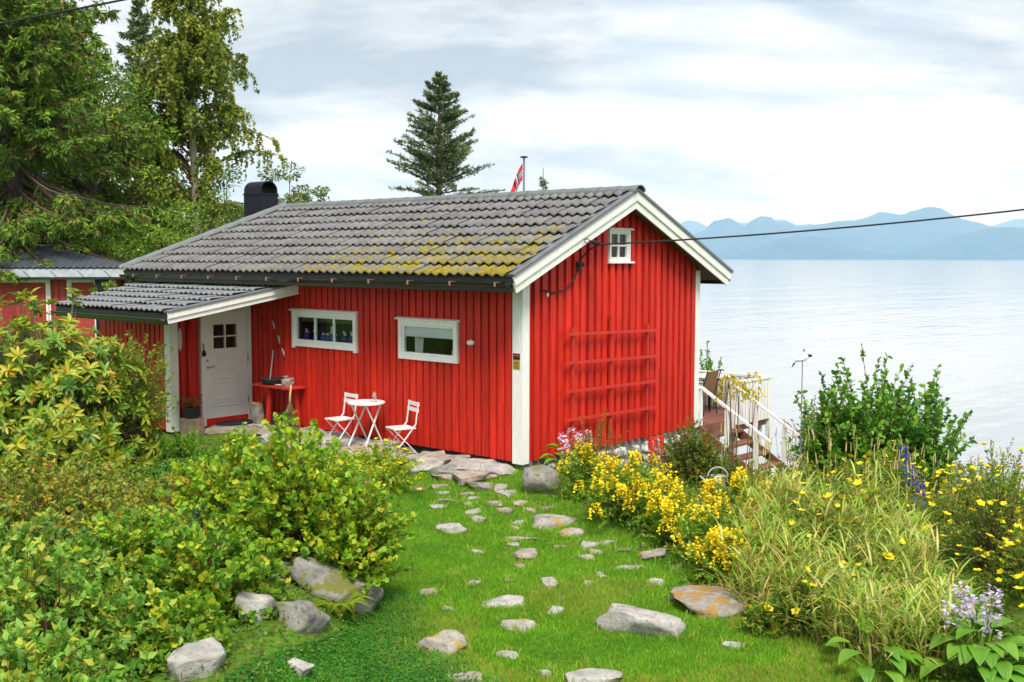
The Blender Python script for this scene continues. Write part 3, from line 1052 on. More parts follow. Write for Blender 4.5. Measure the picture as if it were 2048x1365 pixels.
for q in [(wu0 - .02, wu0 + .018, wz0 - .02, wz1 + .02), (wu1 - .018, wu1 + .02, wz0 - .02, wz1 + .02), (wu0 + .018, wu1 - .018, wz1 - .018, wz1 + .02), (wu0 + .018, wu1 - .018, wz0 - .02, wz0 + .018), (mu - .012, mu + .012, wz0 + .018, wz1 - .018)]:
    mw_.box(q[0], q[1], YD - .018, YD + .03, q[2], q[3])
for q in [(wu0 + .018, mu - .012), (mu + .012, wu1 - .018)]:
    mw_.box(q[0], q[1], YD - .018, YD + .03, mz - .011, mz + .011)
part('glazing_bars', mw_, WHITED, leafo)
for ua, ub in ((wu0 + .018, mu - .012), (mu + .012, wu1 - .018)):
    for za, zb in ((wz0 + .018, mz - .011), (mz + .011, wz1 - .018)):
        mb = MB(); mb.add([(ua, YD + .003, za), (ub, YD + .003, za), (ub, YD + .003, zb), (ua, YD + .003, zb)], [(0, 1, 2, 3)]); part('pane', mb, GLASS, leafo)
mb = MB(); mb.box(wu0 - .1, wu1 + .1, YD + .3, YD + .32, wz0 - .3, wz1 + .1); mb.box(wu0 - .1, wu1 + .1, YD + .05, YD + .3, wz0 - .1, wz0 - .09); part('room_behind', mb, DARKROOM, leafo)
# raised mouldings on the leaf
for (za, zb, ins) in ((1.23, 1.245, .0), (1.16, 1.175, .03), (.99, 1.005, .03), (.93, .945, 0), (.80, .815, 0), (.74, .755, .03), (.42, .435, .03), (.36, .375, .015), (.30, .315, -.02)):
    mb = MB(); mb.box(wu0 - .01 + ins, wu1 + .02 - ins, YD - .032, YD - .008, za, zb); part('moulding', mb, WHITED, leafo)
mb = MB(); mb.tube([(l0 + .055, YD - .012, 1.04), (l0 + .055, YD - .055, 1.04), (l0 + .07, YD - .06, 1.043), (l0 + .12, YD - .06, 1.052), (l0 + .18, YD - .06, 1.05)], [.024, .012, .011, .010, .009], 8); part('handle', mb, STEEL, leafo)
mb = MB(); mb.lathe([(.026, 0), (.026, .012), (.015, .018)], 12, Matrix.Translation((l0 + .05, YD - .008, 1.17)) @ Matrix.Rotation(math.pi / 2, 4, 'X')); part('lock', mb, STEEL, leafo)
for z in (.30, 1.10, 1.78):
    mb = MB(); mb.tube([(l1 + .004, YD - .047, z), (l1 + .004, YD - .047, z + .13)], .012, 8); part('hinge', mb, GREY if z < 1.5 else WHITED, door)
mb = MB(); mb.tube([(-1.40, YD - .075, -.02), (-1.40, YD - .075, 1.98)], .035, 10); part('red_downpipe', mb, RED, cabin, smooth=True)
# ================================================================== things on and around the cabin
# porcelain figurines on the sill of the three-pane window
def figurine(kind, u, label):
    x, z = .115, g_1[2] - .006
    t = thing('figurine', label, 'figurine', (x, u, z), 'porcelain figurines in the three-pane window')
    T = Matrix.Translation((x, u, z)) @ Matrix.Diagonal((1.3, 1.3, 1.25, 1))
    if kind == 0:      # standing figure
        mb = MB(); mb.lathe([(.035, 0), (.042, .02), (.03, .06), (.022, .10), (.026, .125)], 10, T); part('skirt', mb, BLUEW, t, True)
        mb = MB(); mb.lathe([(.024, .11), (.03, .14), (.014, .17), (.022, .19), (.020, .215), (.006, .225)], 10, T); part('bust', mb, PORC, t, True)
    elif kind == 1:    # bird-like figure
        mb = MB(); mb.lathe([(.02, 0), (.05, .03), (.055, .06), (.03, .10)], 10, T); part('body', mb, BLUEW, t, True)
        mb = MB(); mb.tube([(x, u - .02, z + .09), (x, u + .015, z + .17), (x, u + .05, z + .20)], [.034, .027, .016], 8); part('head', mb, PORC, t, True)
    else:              # low pot
        mb = MB(); mb.lathe([(.03, 0), (.05, .03), (.045, .07), (.028, .085)], 10, T); part('pot', mb, BLUEW, t, True)
        mb = MB(); mb.lathe([(.030, .085), (.034, .095), (.012, .12)], 10, T); part('lid', mb, PORC, t, True)
span = g_1[1] - g_1[0]
for f_, k_, lb in ((.90, 1, 'blue and white bird figurine nearest the left edge of the three-pane window'),
                   (.76, 0, 'blue and white standing figurine just left of the first mullion in the three-pane window'),
                   (.60, 2, 'low blue lidded pot in the left half of the middle window pane'),
                   (.52, 2, 'low blue lidded pot in the centre of the middle window pane'),
                   (.45, 0, 'tallest white standing figurine in the middle pane of the three-pane window'),
                   (.37, 2, 'low blue lidded pot beside the second mullion of the three-pane window'),
                   (.22, 1, 'large blue and white bird figurine in the right pane of the three-pane window'),
                   (.10, 1, 'small white bird figurine in the lower right corner of the three-pane window')):
    figurine(k_, g_1[0] + span * f_, lb)
# dark blue bottle
mb = MB(); mb.lathe([(.03, 0), (.035, .02), (.032, .10), (.012, .15), (.012, .2)], 10, Matrix.Translation((.13, g_1[1] - .08, g_1[2] - .006)))
solo('bottle', mb, BLUEW, 'tall dark blue bottle at the left end of the window sill', 'bottle', True)

# trellis on the gable
tr = thing('trellis', 'red wooden trellis with four rails standing against the gable wall', 'trellis', (2.15, -.1, 0))
for z0, z1, x0, x1 in ((1.90, 1.845, .89, 3.44), (1.45, 1.395, .88, 3.45), (1.0, .96, .88, 3.46), (.55, .505, .88, 3.47)):
    mb = MB(); mb.bar((x0, -.125, z0), (x1, -.125, z1), .028, .044); part('rail', mb, REDT, tr)
for x, z1 in ((1.11, 2.0), (2.12, 2.18), (3.17, 1.96)):
    mb = MB(); mb.box(x - .022, x + .022, -.106, -.062, -.03, z1)
    mb.box(x - .022, x + .022, -.0615, -.03, z1 - .07, z1 - .02); part('upright', mb, REDT, tr)

# alarm sign on the corner board
sg = thing('alarm_sign', 'small black and yellow alarm sign on the white corner board', 'sign', (-.04, .07, 1.4))
mb = MB(); mb.box(-.042, -.0365, .012, .148, 1.56, 1.655); part('sign_top', mb, INK, sg)
mb = MB(); mb.box(-.042, -.0365, .012, .148, 1.415, 1.5595); part('sign_plate', mb, YELSIGN, sg)
for k in range(3):
    mb = MB(); mb.lathe([(.015, 0), (.013, .003)], 10, Matrix.Translation((-.0425, .045 + .036 * k, 1.622)) @ Matrix.Rotation(-math.pi / 2, 4, 'Y')); part('red_mark', mb, REDSIGN, sg)
def text_part(body, size, loc, m, parent, rot):
    cu = bpy.data.curves.new('lettering', 'FONT'); cu.body = body; cu.size = size; cu.align_x = 'CENTER'; cu.extrude = .0008
    ob = bpy.data.objects.new('lettering', cu); COL.objects.link(ob)
    bpy.context.view_layer.update()
    me = bpy.data.meshes.new_from_object(ob.evaluated_get(bpy.context.evaluated_depsgraph_get()))
    bpy.data.objects.remove(ob)
    me.materials.clear(); me.materials.append(m)
    me.transform(Matrix.Translation(loc) @ rot)
    return link('lettering', me, parent)
ROT_A = Matrix(((0, 0, -1), (-1, 0, 0), (0, 1, 0))).to_4x4()        # reads on a face towards -x
text_part('ALARM', .034, (-.0432, .08, 1.498), INK, sg, ROT_A)
for z in (1.468, 1.445, 1.43):
    mb = MB(); mb.box(-.0432, -.0422, .04, .12, z, z + .006); part('text_line', mb, INK, sg)

# outdoor sensor lamp on the long wall
mb = MB()
mb.lathe([(.052, 0), (.054, .012), (.05, .05), (.03, .062)], 14, Matrix.Translation((-.012, 1.04, 1.765)) @ Matrix.Rotation(-math.pi / 2, 4, 'Y') @ Matrix.Diagonal((.8, 1.25, 1, 1)))
solo('wall_lamp', mb, METALW, 'small white lamp fixed on the red wall right of the windows', 'lamp', True)

# three pieces of pale driftwood on the wall
for (y, z, k), lb in zip(((6.13, 1.83, 0), (5.97, 1.56, 1), (5.84, 1.33, 2)), ('topmost of three pale driftwood hooks on the red wall by the door', 'forked middle one of three pale driftwood hooks on the red wall', 'lowest of three pale driftwood hooks on the red wall')):
    mb = MB()
    x = -.035
    mb.tube([(x, y + .065, z + .07), (x - .01, y + .02, z + .02), (x - .02, y - .015, z - .01), (x - .02, y - .02, z - .075)], [.012, .016, .018, .015], 6)
    if k == 1:
        mb.tube([(x - .02, y - .02, z - .02), (x - .03, y - .035, z + .03), (x - .03, y - .02, z + .07)], [.013, .013, .009], 6)
    solo('driftwood_hook', mb, BONE, lb, 'driftwood', True, 'driftwood hooks on the wall')

# lantern ornament by the door frame, horseshoe-like wall ornament
t = thing('door_ornament', 'small dark metal lantern ornament hanging on the white door frame', 'ornament', (-1.10, YD - .06, 1.35))
mb = MB(); mb.lathe([(.01, .0), (.035, .01), (.04, .06), (.02, .10), (.012, .12)], 8, Matrix.Translation((-1.10, YD - .085, 1.26))); part('body', mb, BLACK, t)
mb = MB(); mb.tube([(-1.10, YD - .085, 1.38), (-1.10, YD - .07, 1.47), (-1.10, YD - .045, 1.50)], .008, 6); part('hook', mb, BLACK, t)
mb = MB(); mb.lathe([(.06, 0), (.065, .015), (.05, .03)], 12, Matrix.Translation((-1.56, YD - .02, 1.6)) @ Matrix.Rotation(math.pi / 2, 4, 'X') @ Matrix.Diagonal((.7, 3.4, 1, 1)))
solo('wall_thermometer', mb, BONE, 'long pale oval board on the red wall left of the door', 'board', True)

# door mat, stone slab
mb = MB(); mb.lathe([(.40, 0), (.41, .01), (.39, .022)], 24, Matrix.Translation((-.58, YD - .28, -.015)) @ Matrix.Diagonal((1, .62, 1, 1)))
solo('door_mat', mb, RUBBER, 'dark half-round doormat in front of the white door', 'mat')
def rock(name, x, y, size, rot, seed, m, label, group=None, sink=.35, tilt=(0, 0), cat='stone', **k):
    o = link(name, rock_mesh(name, size, seed, m, **k))
    o.location = (x, y, hz(x, y) + size[2] * (.5 - sink))
    o.rotation_euler = (tilt[0], tilt[1], rot)
    return tag(o, label, cat, group)
slab = rock('door_slab', -.62, YD - .34, (1.5, 1.0, .16), .1, 51, STONE[2], 'broad flat stone slab under the doormat', sink=.25, cuts=5, rough=.05)

# red wall table by the door
tb = thing('wall_table', 'narrow red wooden table against the wall beside the door', 'table', (-.22, 5.75, 0))
mb = MB(); mb.box(-.42, -.03, 5.22, 6.32, .705, .74); part('table_top', mb, REDT, tb)
for (a, b_) in (((-.36, 5.95, -.06), (-.30, 5.92, .70)), ((-.10, 5.35, -.06), (-.12, 5.40, .70)), ((-.08, 6.22, -.06), (-.10, 6.18, .70))):
    mb = MB(); mb.bar(a, b_, .055, .06, (1, 0, 0)); part('leg', mb, REDT, tb)
t = thing('black_pan', 'shallow black pan standing on the red wall table', 'pan', (-.22, 5.95, .742))
mb = MB(); mb.lathe([(.16, 0), (.2, .03), (.22, .10), (.225, .115), (.205, .11), (.18, .04)], 18, Matrix.Translation((-.23, 5.93, .742))); part('bowl', mb, RUBBER, t, True)
mb = MB(); mb.tube([(-.23, 6.03, .78), (-.12, 6.06, 1.36)], .014, 6); part('grey_rod', mb, GREY, t)
t = thing('stone_figure', 'small grey stone figure on the red wall table', 'figure', (-.26, 5.48, .742))
me = rock_mesh('body', (.22, .25, .24), 5, STONE[0], sub=2); o = link('body', me, t); o.matrix_basis = Matrix.Translation((-.27, 5.48, .79))
me = rock_mesh('head', (.11, .12, .09), 8, STONE[2], sub=2); o = link('head', me, t); o.matrix_basis = Matrix.Translation((-.27, 5.50, .905))
me = rock_mesh('foot', (.10, .14, .05), 9, LIMEWASH, sub=2); o = link('foot', me, t); o.matrix_basis = Matrix.Translation((-.38, 5.56, .765))
# twig broom
t = thing('twig_broom', 'brown twig broom leaning at the right end of the red wall table', 'broom', (-.46, 5.14, -.08))
n_ = 160
a = np.stack([rnd(n_, -.02, .02) - .42, rnd(n_, -.02, .02) + 5.17, np.full(n_, .48)], 1)
ang = rnd(n_, 0, 6.28); rr_ = np.sqrt(rnd(n_)) * .17
c_ = np.stack([-.46 + rr_ * np.cos(ang), 5.15 + rr_ * np.sin(ang), rnd(n_, -.08, -.02)], 1)
b_ = (a + c_) / 2 + np.stack([(c_[:, 0] + .44) * .35, (c_[:, 1] - 5.16) * .35, np.full(n_, .02)], 1)
V, Fc = tubes_np(bez(a, b_, c_, 5), np.full(n_, .010), np.full(n_, .007))
tag(link('bristles', npmesh('bristles', V, Fc, TWIG), t), kind='stuff')
mb = MB(); mb.tube([(-.42, 5.17, .42), (-.40, 5.19, .62), (-.37, 5.19, .80)], [.026, .02, .016], 8); part('handle', mb, STRAW, t, True)
mb = MB(); mb.box(-.40, -.08, 5.42, 5.78, -.09, .20); mb.box(-.41, -.07, 5.41, 5.79, .2005, .225)
solo('black_box', mb, RUBBER, 'low black lidded box under the red wall table', 'box')
rock('upright_stone', -.22, 6.46, (.26, .34, .60), .3, 12, STONE[1], 'tall pointed dark stone leaning behind the leg of the red wall table', sink=.08, cuts=9)
for k, (x, y, s) in enumerate(((-.70, 6.32, .17), (-.78, 6.18, .14), (-.62, 6.05, .19), (-.86, 6.46, .12))):
    rock('cobble', x, y, (s, s * 1.2, s * .7), k, 60 + k, STONE[k % 3], ('middle-sized cobble by the door nearest the upright stone', 'lichened cobble by the door in front of the red table leg', 'largest pinkish cobble by the door under the red table', 'smallest cobble by the door at the edge of the doormat')[k], 'cobbles by the door', sink=.1, sub=2)
t = thing('flower_pot', 'black pot with small red-leaved plant by the white corner board', 'flower pot', (-1.62, YD - .35, -.1))
mb = MB(); mb.lathe([(.11, 0), (.15, .16), (.16, .2), (.14, .2), (.12, .17)], 14, Matrix.Translation((-1.52, YD - .3, .18))); part('pot', mb, RUBBER, t)
mb = MB(); mb.box(-1.66, -1.36, YD - .46, YD - .14, -.12, .178); part('crate', mb, DRYTWIG, t)
n_ = 120
P = np.stack([rnd(n_, -.16, .16) - 1.52, rnd(n_, -.16, .16) + YD - .3, rnd(n_, .38, .56)], 1)
V, Fc, Mi = stamp(QUAD, P, norm(rdir(n_) + [0, 0, .8]), rdir(n_), rnd(n_, .04, .07), rnd(n_, .025, .04), RNG.integers(0, 2, n_))
tag(link('foliage', npmesh('foliage', V, Fc, leafset('pot_leaf', [(.30, .06, .03), (.12, .16, .02)]), Mi), t), kind='stuff')

# ---- bistro set
def bistro_table(x, y, z0, label):
    t = thing('bistro_table', label, 'table', (x, y, z0))
    T = Matrix.Translation((x, y, 0))
    mb = MB(); mb.lathe([(.30, .665), (.315, .672), (.315, .694), (.30, .70)], 32, T); part('table_top', mb, METALW, t)
    for s in (-1, 1):
        for a_, b_ in (((-.24, .21 * s), (.17, .17 * s)), ((.24, .19 * s), (-.17, .19 * s))):
            mb = MB(); mb.bar((x + a_[0], y + a_[1], z0), (x + b_[0], y + b_[1], .664), .016, .028, (0, 1, 0)); part('leg', mb, METALW, t)
    for xx in (-.24, .24):
        mb = MB(); mb.tube([(x + xx, y - .21, z0 + .03), (x + xx, y + .21, z0 + .03)], .008, 6); part('crossbar', mb, METALW, t)
    return t
bistro_table(-.45, 3.05, hz(-.45, 3.05) + .02, 'round white folding bistro table between two white chairs')
def bistro_chair(x, y, rz, label):
    z0 = hz(x, y) + .02
    t = thing('bistro_chair', label, 'chair', (x, y, z0), 'white folding chairs at the bistro table')
    Mx = Matrix.Translation((x, y, z0)) @ Matrix.Rotation(rz, 4, 'Z')     # local +x = the way the sitter looks
    def bar(a_, b_, w_, h_, nm, up_=(0, 1, 0)):
        mb = MB(); mb.bar(Mx @ Vector(a_), Mx @ Vector(b_), w_, h_, (Mx.to_3x3() @ Vector(up_))); part(nm, mb, METALW, t)
    seat = MB()
    for i in range(5):
        x0 = -.17 + i * .076
        seat.add([Mx @ Vector(p) for p in ((x0, -.19, .43), (x0 + .066, -.19, .43), (x0 + .066, .19, .43), (x0, .19, .43), (x0, -.19, .448), (x0 + .066, -.19, .448), (x0 + .066, .19, .448), (x0, .19, .448))], [(0, 3, 2, 1), (4, 5, 6, 7), (0, 1, 5, 4), (1, 2, 6, 5), (2, 3, 7, 6), (3, 0, 4, 7)])
    part('seat', seat, METALW, t)
    for s in (-1, 1):
        bar((.24, .175 * s, 0), (-.17, .175 * s, .50), .012, .026, 'leg')
        bar((-.17, .175 * s, .50), (-.22, .17 * s, .86), .012, .026, 'back_post')
        bar((-.22, .16 * s, 0), (.20, .16 * s, .43), .012, .026, 'leg')
    for z_, h_ in ((.82, .062), (.725, .062)):
        bar((-.205 - (z_ - .72) * .12, -.205, z_), (-.205 - (z_ - .72) * .12, .205, z_), .014, h_, 'back_slat', (0, 0, 1))
    bar((.24, -.175, .012), (.24, .175, .012), .012, .016, 'crossbar', (0, 0, 1))
    bar((-.20, -.16, .02), (-.20, .16, .02), .012, .016, 'crossbar', (0, 0, 1))
    return t
bistro_chair(-.40, 2.24, math.pi - .32, 'white folding slatted chair to the right of the bistro table')
bistro_chair(-.43, 3.74, math.pi - .12, 'white folding slatted chair to the left of the bistro table')
t = thing('stone_stack', 'little stack of pebbles on the white bistro table', 'pebbles', (-.38, 2.92, .70))
for k, (s, z) in enumerate(((.13, .722), (.10, .76), (.075, .795), (.06, .825), (.045, .85))):
    me = rock_mesh('pebble', (s, s * .8, .045), 70 + k, STONE[k % 3], sub=2); o = link('pebble', me, t); o.matrix_basis = Matrix.Translation((-.38 + .01 * (k % 2), 2.92, z))

# ---- flagstones in front of the long wall
k = 0
rs = random.Random(11)
y = .2
while y < 6.3:
    x = -.14
    while x > -.95 + .25 * math.sin(y * 1.3):
        s = rs.uniform(.50, .85)
        spot = min(((.3, 'at the white house corner'), (1.04, 'below the wall lamp'), (1.7, 'right of the bistro chairs'), (2.3, 'under the right bistro chair'), (3.05, 'under the bistro table'), (3.75, 'under the left bistro chair'), (4.6, 'below the three-pane window'), (5.2, 'beside the twig broom'), (5.9, 'under the red wall table')), key=lambda q: abs(q[0] - y))[1]
        lbl = '%s flagstone %s %s' % (('grey', 'pinkish', 'pale', 'mossy', 'brownish')[k % 5], 'against the wall' if x > -.2 else 'in the middle row' if x > -.75 else 'on the outer edge', spot)
        rock('flagstone', x - s * .35, y + rs.uniform(-.08, .08), (s * rs.uniform(.9, 1.2), s * rs.uniform(.9, 1.4), .28), rs.uniform(0, 3), 200 + k, STONE[(0, 2, 0, 3, 2)[k % 5]], lbl, 'flagstones along the long wall', sink=.38, tilt=(rs.uniform(-.12, .12), rs.uniform(-.12, .12)), sub=3, cuts=6, rough=.2)
        x -= s * .80; k += 1
    y += .52

# ---- stones in the lawn (x, y, width, depth, height, turn, material, label)
PT = 'low stone sunk almost level in the lawn'
big = [(-2.62, -1.10, .50, .36, .20, -.7, 0, 'squarish pale stone with a flat top in the lawn below the house corner'),
       (-1.35, -1.75, .95, .50, .22, -.55, 1, 'long lichened slab in the lawn beside the yellow flowers'),
       (-1.58, -2.15, .42, .32, .20, -.6, 1, 'blocky stone just in front of the long lichened slab'),
       (-2.73, -2.43, .52, .34, .18, -.3, 2, 'humped pinkish stone in the middle of the lawn path'),
       (-4.15, -3.43, .50, .50, .13, .3, 0, 'flat pale triangular stone in the middle of the lawn'),
       (-3.83, -4.91, .98, .52, .34, -1.15, 0, 'largest pale elongated boulder in the lawn foreground'),
       (-4.54, -3.96, .42, .30, .14, -.7, 1, 'flat stone with yellow lichen left of the largest boulder'),
       (-5.48, -3.81, .36, .52, .30, .55, 1, 'upright lichen-covered stone standing left in the lawn'),
       (-3.74, -5.80, .27, .14, .10, -1.0, 0, 'small pale sharp stone at the right of the foreground lawn'),
       (-5.18, -5.27, .52, .34, .16, -.7, 0, 'wide pale stone cut by the bottom edge of the photo'),
       (-5.90, -4.51, .34, .26, .12, -.6, 2, 'brownish stone at the bottom edge left of the wide pale stone'),
       (-4.06, -3.99, .20, .17, .14, 0, 0, 'small round white stone in the lawn beside the largest boulder'),
       (-2.70, -5.03, 1.20, .85, .26, -.75, 4, 'big orange-lichened slab at the foot of the tall grasses'),
       (-.62, -.98, .62, .55, .66, .2, 3, 'tall rounded boulder beside the white house corner'),
       (-1.02, -.14, .60, .34, .18, -.75, 3, 'smooth grey oval stone below the flagstones by the corner'),
       (-1.67, -3.54, .46, .34, .20, -.4, 1, 'dark mossy stone at the edge of the yellow flower bed'),
       (-2.60, -4.21, .27, .17, .12, -1.3, 0, 'small tilted pale stone near the tall grasses'),
       (-2.28, -3.61, .38, .16, .09, -.8, 0, 'thin pale stone lying along the flower bed edge'),
       (-2.20, -1.85, .50, .18, .08, -.9, 2, 'thin brown stone half buried under the grass')]
for k, (x, y, w_, d_, h_, rz, mi_, lb) in enumerate(big):
    rock('boulder' if h_ > .25 else 'garden_stone', x, y, (w_, d_, h_), rz, 300 + k, (STONE + [ORANGE_SLAB])[mi_], lb, 'stones in the lawn', sink=.32 if h_ > .25 else .44, cuts=8)
small = [(-.96, .68, .5, 2), (-.52, .13, .6, 2), (-1.07, -.62, .28, 0), (-1.32, -.08, .26, 0), (-1.40, -.29, .28, 0), (-1.5, .7, .30, 3), (-1.43, .26, .2, 0), (-2.13, -.38, .25, 0), (-1.92, -.80, .26, 0), (-2.03, -1.01, .26, 0),
         (-1.36, -.70, .25, 0), (-1.43, -.93, .27, 2), (-1.53, -2.73, .25, 0), (-1.83, -2.66, .32, 0), (-2.26, -3.0, .30, 0), (-2.0, -2.9, .22, 2), (-2.09, -2.44, .15, 0), (-3.15, -3.68, .17, 0), (-3.43, -3.39, .24, 0), (-3.13, -2.70, .19, 2),
         (-3.64, -3.0, .13, 0), (-4.47, -2.62, .22, 2), (-3.94, -2.76, .22, 0), (-2.79, -3.58, .19, 0), (-5.18, -4.33, .22, 0), (-5.33, -4.92, .16, 0), (-1.9, -4.0, .22, 3), (-2.1, -4.35, .18, 3), (-1.2, -1.2, .22, 2), (-1.05, -1.35, .18, 3), (-1.15, -.95, .24, 2), (-.95, -.45, .26, 0), (-1.7, -.5, .18, 0), (-1.75, -.15, .22, 3), (-1.25, .45, .26, 2), (-1.62, -1.35, .2, 0), (-1.85, -1.5, .17, 2), (-2.45, -2.0, .16, 0), (-1.7, -3.1, .2, 3), (-1.45, -3.2, .16, 0), (-2.9, -4.6, .17, 2), (-4.7, -3.1, .14, 0), (-3.0, -1.9, .15, 0)]
seen_lb = set()
for k, (x, y, s, mi_) in enumerate(small):
    s0, t0 = st(x, y)
    near = sorted(big, key=lambda q: (q[0] - x) ** 2 + (q[1] - y) ** 2)
    for q in near:
        s1, t1 = st(q[0], q[1])
        side = ('left of' if t0 < t1 else 'right of') if abs(t0 - t1) > abs(s0 - s1) else ('in front of' if s0 < s1 else 'behind')
        nm_ = q[7].split(' in the ')[0].split(' beside ')[0].split(' at the ')[0].split(' with ')[0].split(' standing ')[0].split(' lying ')[0].split(' cut ')[0].split(' just ')[0].split(' near ')[0].split(' below ')[0]
        PT = 'small half-sunk %s stone %s the %s' % (('pale', 'lichened', 'pinkish', 'mossy')[mi_], side, nm_)
        if PT not in seen_lb: break
    seen_lb.add(PT)
    rock('stepping_stone', x, y, (s * 1.2, s * .85, .08 + s * .10), .8 + k * .7, 400 + k, STONE[mi_], PT, 'small stones in the lawn', sink=.48, sub=2, cuts=6)
# rocks along the raised left bed
for k, (x, y, w_, d_, h_, rz, mi_, lb, tl) in enumerate([
        (-5.55, -2.50, 1.05, .60, .62, -.55, 3, 'large tilted grey rock under the currant bush', (.0, .3)),
        (-6.45, -3.05, .62, .40, .42, -.3, 3, 'rounded mossy rock beside the fern at the left bed', (0, .1)),
        (-6.75, -2.75, .40, .34, .42, .4, 0, 'smaller grey rock wedged behind the mossy rock', (0, 0)),
        (-7.78, -3.5, .46, .42, .36, .2, 0, 'blocky pale rock at the bottom left corner of the lawn', (0, 0)),
        (-6.98, -3.72, .24, .22, .18, .1, 0, 'small pale rock at the bottom edge beside the clover', (0, 0)),
        (-5.9, -2.05, .45, .35, .30, .1, 3, 'dark rock in the shade beneath the currant bush', (0, 0)),
        (-3.85, 1.5, .24, .2, .2, .1, 0, 'small white rock at the back of the left bed', (0, 0)),
        (-6.6, 1.4, .40, .3, .3, .6, 0, 'pale rock among the raspberries at the left edge', (0, 0))]):
    rock('bed_rock', x, y, (w_, d_, h_), rz, 500 + k, STONE[mi_], lb, 'rocks of the left bed', sink=.27, tilt=tl, cuts=8)

# ---- power cables
def catenary(a, b_, sag, n=24):
    a, b_ = Vector(a), Vector(b_)
    return [a.lerp(b_, t) - Vector((0, 0, sag * 4 * t * (1 - t))) for t in [i / n for i in range(n + 1)]]
pc = thing('power_cable', 'black power cable running from the gable out over the fjord', 'cable', (1.38, -.36, 3.3))
mb = MB(); mb.tube(catenary((1.42, -.40, 3.30), (6.3, -9.4, 4.35), .14), .013, 6); part('cable_span', mb, CABLE, pc)
mb = MB(); mb.tube([(1.16, -.385, 3.345), (1.25, -.39, 3.33), (1.42, -.40, 3.30)], [.02, .035, .02], 8); part('strain_clamp', mb, CABLE, pc)
mb = MB(); mb.tube([(1.02, -.372, 3.36), (1.06, -.40, 3.39), (1.12, -.40, 3.35), (1.06, -.40, 3.31), (1.02, -.372, 3.34)], .009, 6); part('hook', mb, CABLE, pc)
mb = MB(); mb.tube([(1.38, -.385, 3.30), (1.33, -.2, 3.2), (1.30, -.07, 3.05), (1.27, -.06, 2.93), (1.19, -.06, 2.78), (1.04, -.06, 2.64), (.86, -.06, 2.575), (.66, -.06, 2.555), (.50, -.06, 2.58), (.36, -.05, 2.62)], .013, 6); part('drop_loop', mb, CABLE, pc)
mb = MB(); mb.tube([(1.24, -.055, 2.99), (1.40, -.06, 2.985)], .036, 8); mb.tube([(1.32, -.06, 2.97), (1.27, -.06, 2.88)], [.035, .02], 8); part('junction', mb, CABLE, pc)
mb = MB(); mb.lathe([(.012, 0), (.022, .02), (.02, .05), (.008, .07)], 8, Matrix.Translation((.52, -.06, 2.49))); part('insulator', mb, BONE, pc)
mb = MB(); mb.tube(catenary((-9.91, .65, 4.55), (-5.59, -4.09, 5.80), .03), .009, 6)
solo('overhead_cable', mb, CABLE, 'black overhead cable crossing the top left corner before the spruce', 'cable')

# ---- the shed at the left
sh = Matrix.Translation((-.55, 16.1, 0)) @ Matrix.Rotation(math.radians(-36), 4, 'Z')    # local x along its front to the right, local -y to the viewer
SB = 2.68
shed = thing('shed', 'faded red shed with dark corrugated roof behind the rhododendron', 'shed', tuple(sh @ Vector((1.0, 1.5, 0))))
def shp(name, par, m, *boxes, label=None):
    mb = MB()
    for b_ in boxes: mb.box(*b_, sh)
    return part(name, mb, m, par, label=label)
shw = shp('wall', shed, RED2, (-1.6, 2.35, .0, 3.0, -.2, SB - .03))
for i in range(26):
    shp('plank', shw, RED2, (-1.58 + i * .15, -1.58 + i * .15 + .11, -.024, -.001, -.2, SB - .03))
for x0, x1 in ((-.42, .90), (1.28, 2.02)):
    fr_ = shp('hatch_frame', shed, WHITE, (x0, x0 + .11, -.05, -.025, .5, SB - .10), (x1 - .11, x1, -.05, -.025, .5, SB - .10), (x0 + .11, x1 - .11, -.05, -.025, SB - .22, SB - .10))
    ws = [(x0 + .12, (x0 + x1) / 2 - .02), ((x0 + x1) / 2 + .02, x1 - .12)] if x1 - x0 > 1 else [(x0 + .12, x1 - .12)]
    for a_, b_ in ws:
        ho = shp('hatch', fr_, RED2, (a_, b_, -.046, -.026, .55, SB - .24))
        n_ = int((b_ - a_ - .04) / .065)
        for q in range(n_):
            shp('slat', fr_, RED2, (a_ + .05 + q * .065, a_ + .05 + q * .065 + .055, -.064, -.047, .55, SB - .33))
for a_ in (2.26,):
    shp('corner_board', shed, WHITE, (a_, 2.39, -.045, -.02, -.2, SB - .06))
shp('fascia', shed, ZINC, (-1.85, 2.95, -.33, -.30, SB - .10, SB + .12))
shp('gutter', shed, GUTTER, (-1.85, 2.97, -.40, -.335, SB - .14, SB - .08))
for i in range(6):
    mb = MB(); mb.bar(sh @ Vector((-.9 + i * .62, -.336, SB + .09)), sh @ Vector((-.75 + i * .62, -.345, SB - .07)), .012, .012); part('gutter_bracket', mb, GREY, shed)
# corrugated roof: eave to ridge, the right end cut back along a hip
vs, fs = [], []
nc = 130
for i in range(nc + 1):
    xx = -1.95 + (3.05 + 1.95) * i / nc
    w_ = .018 * math.cos(i * math.pi * .5 * 1.0) if i % 2 == 0 else 0
    top = 3.0 if xx < .35 else 3.0 * max(.01, (3.05 - xx) / 2.7)
    vs += [sh @ Vector((xx, -.36, SB + .15 + w_)), sh @ Vector((xx, -.36 + top, SB + .15 + top * .185 + w_))]
fs = [(2 * i, 2 * i + 2, 2 * i + 3, 2 * i + 1) for i in range(nc)]
mb = MB(); mb.add(vs, fs); part('corrugated_roof', mb, SHEDROOF, shed)
mb = MB(); mb.prism([sh @ Vector(p) for p in ((.35, 2.64, SB + .66), (3.05, -.36, SB + .11), (3.05, 2.64, SB + .11))], (0, 0, .02)); part('hip_slope', mb, SHEDROOF, shed)
shp('ridge_cap', shed, ZINC, (-1.95, .4, 2.56, 2.74, SB + .70, SB + .74))
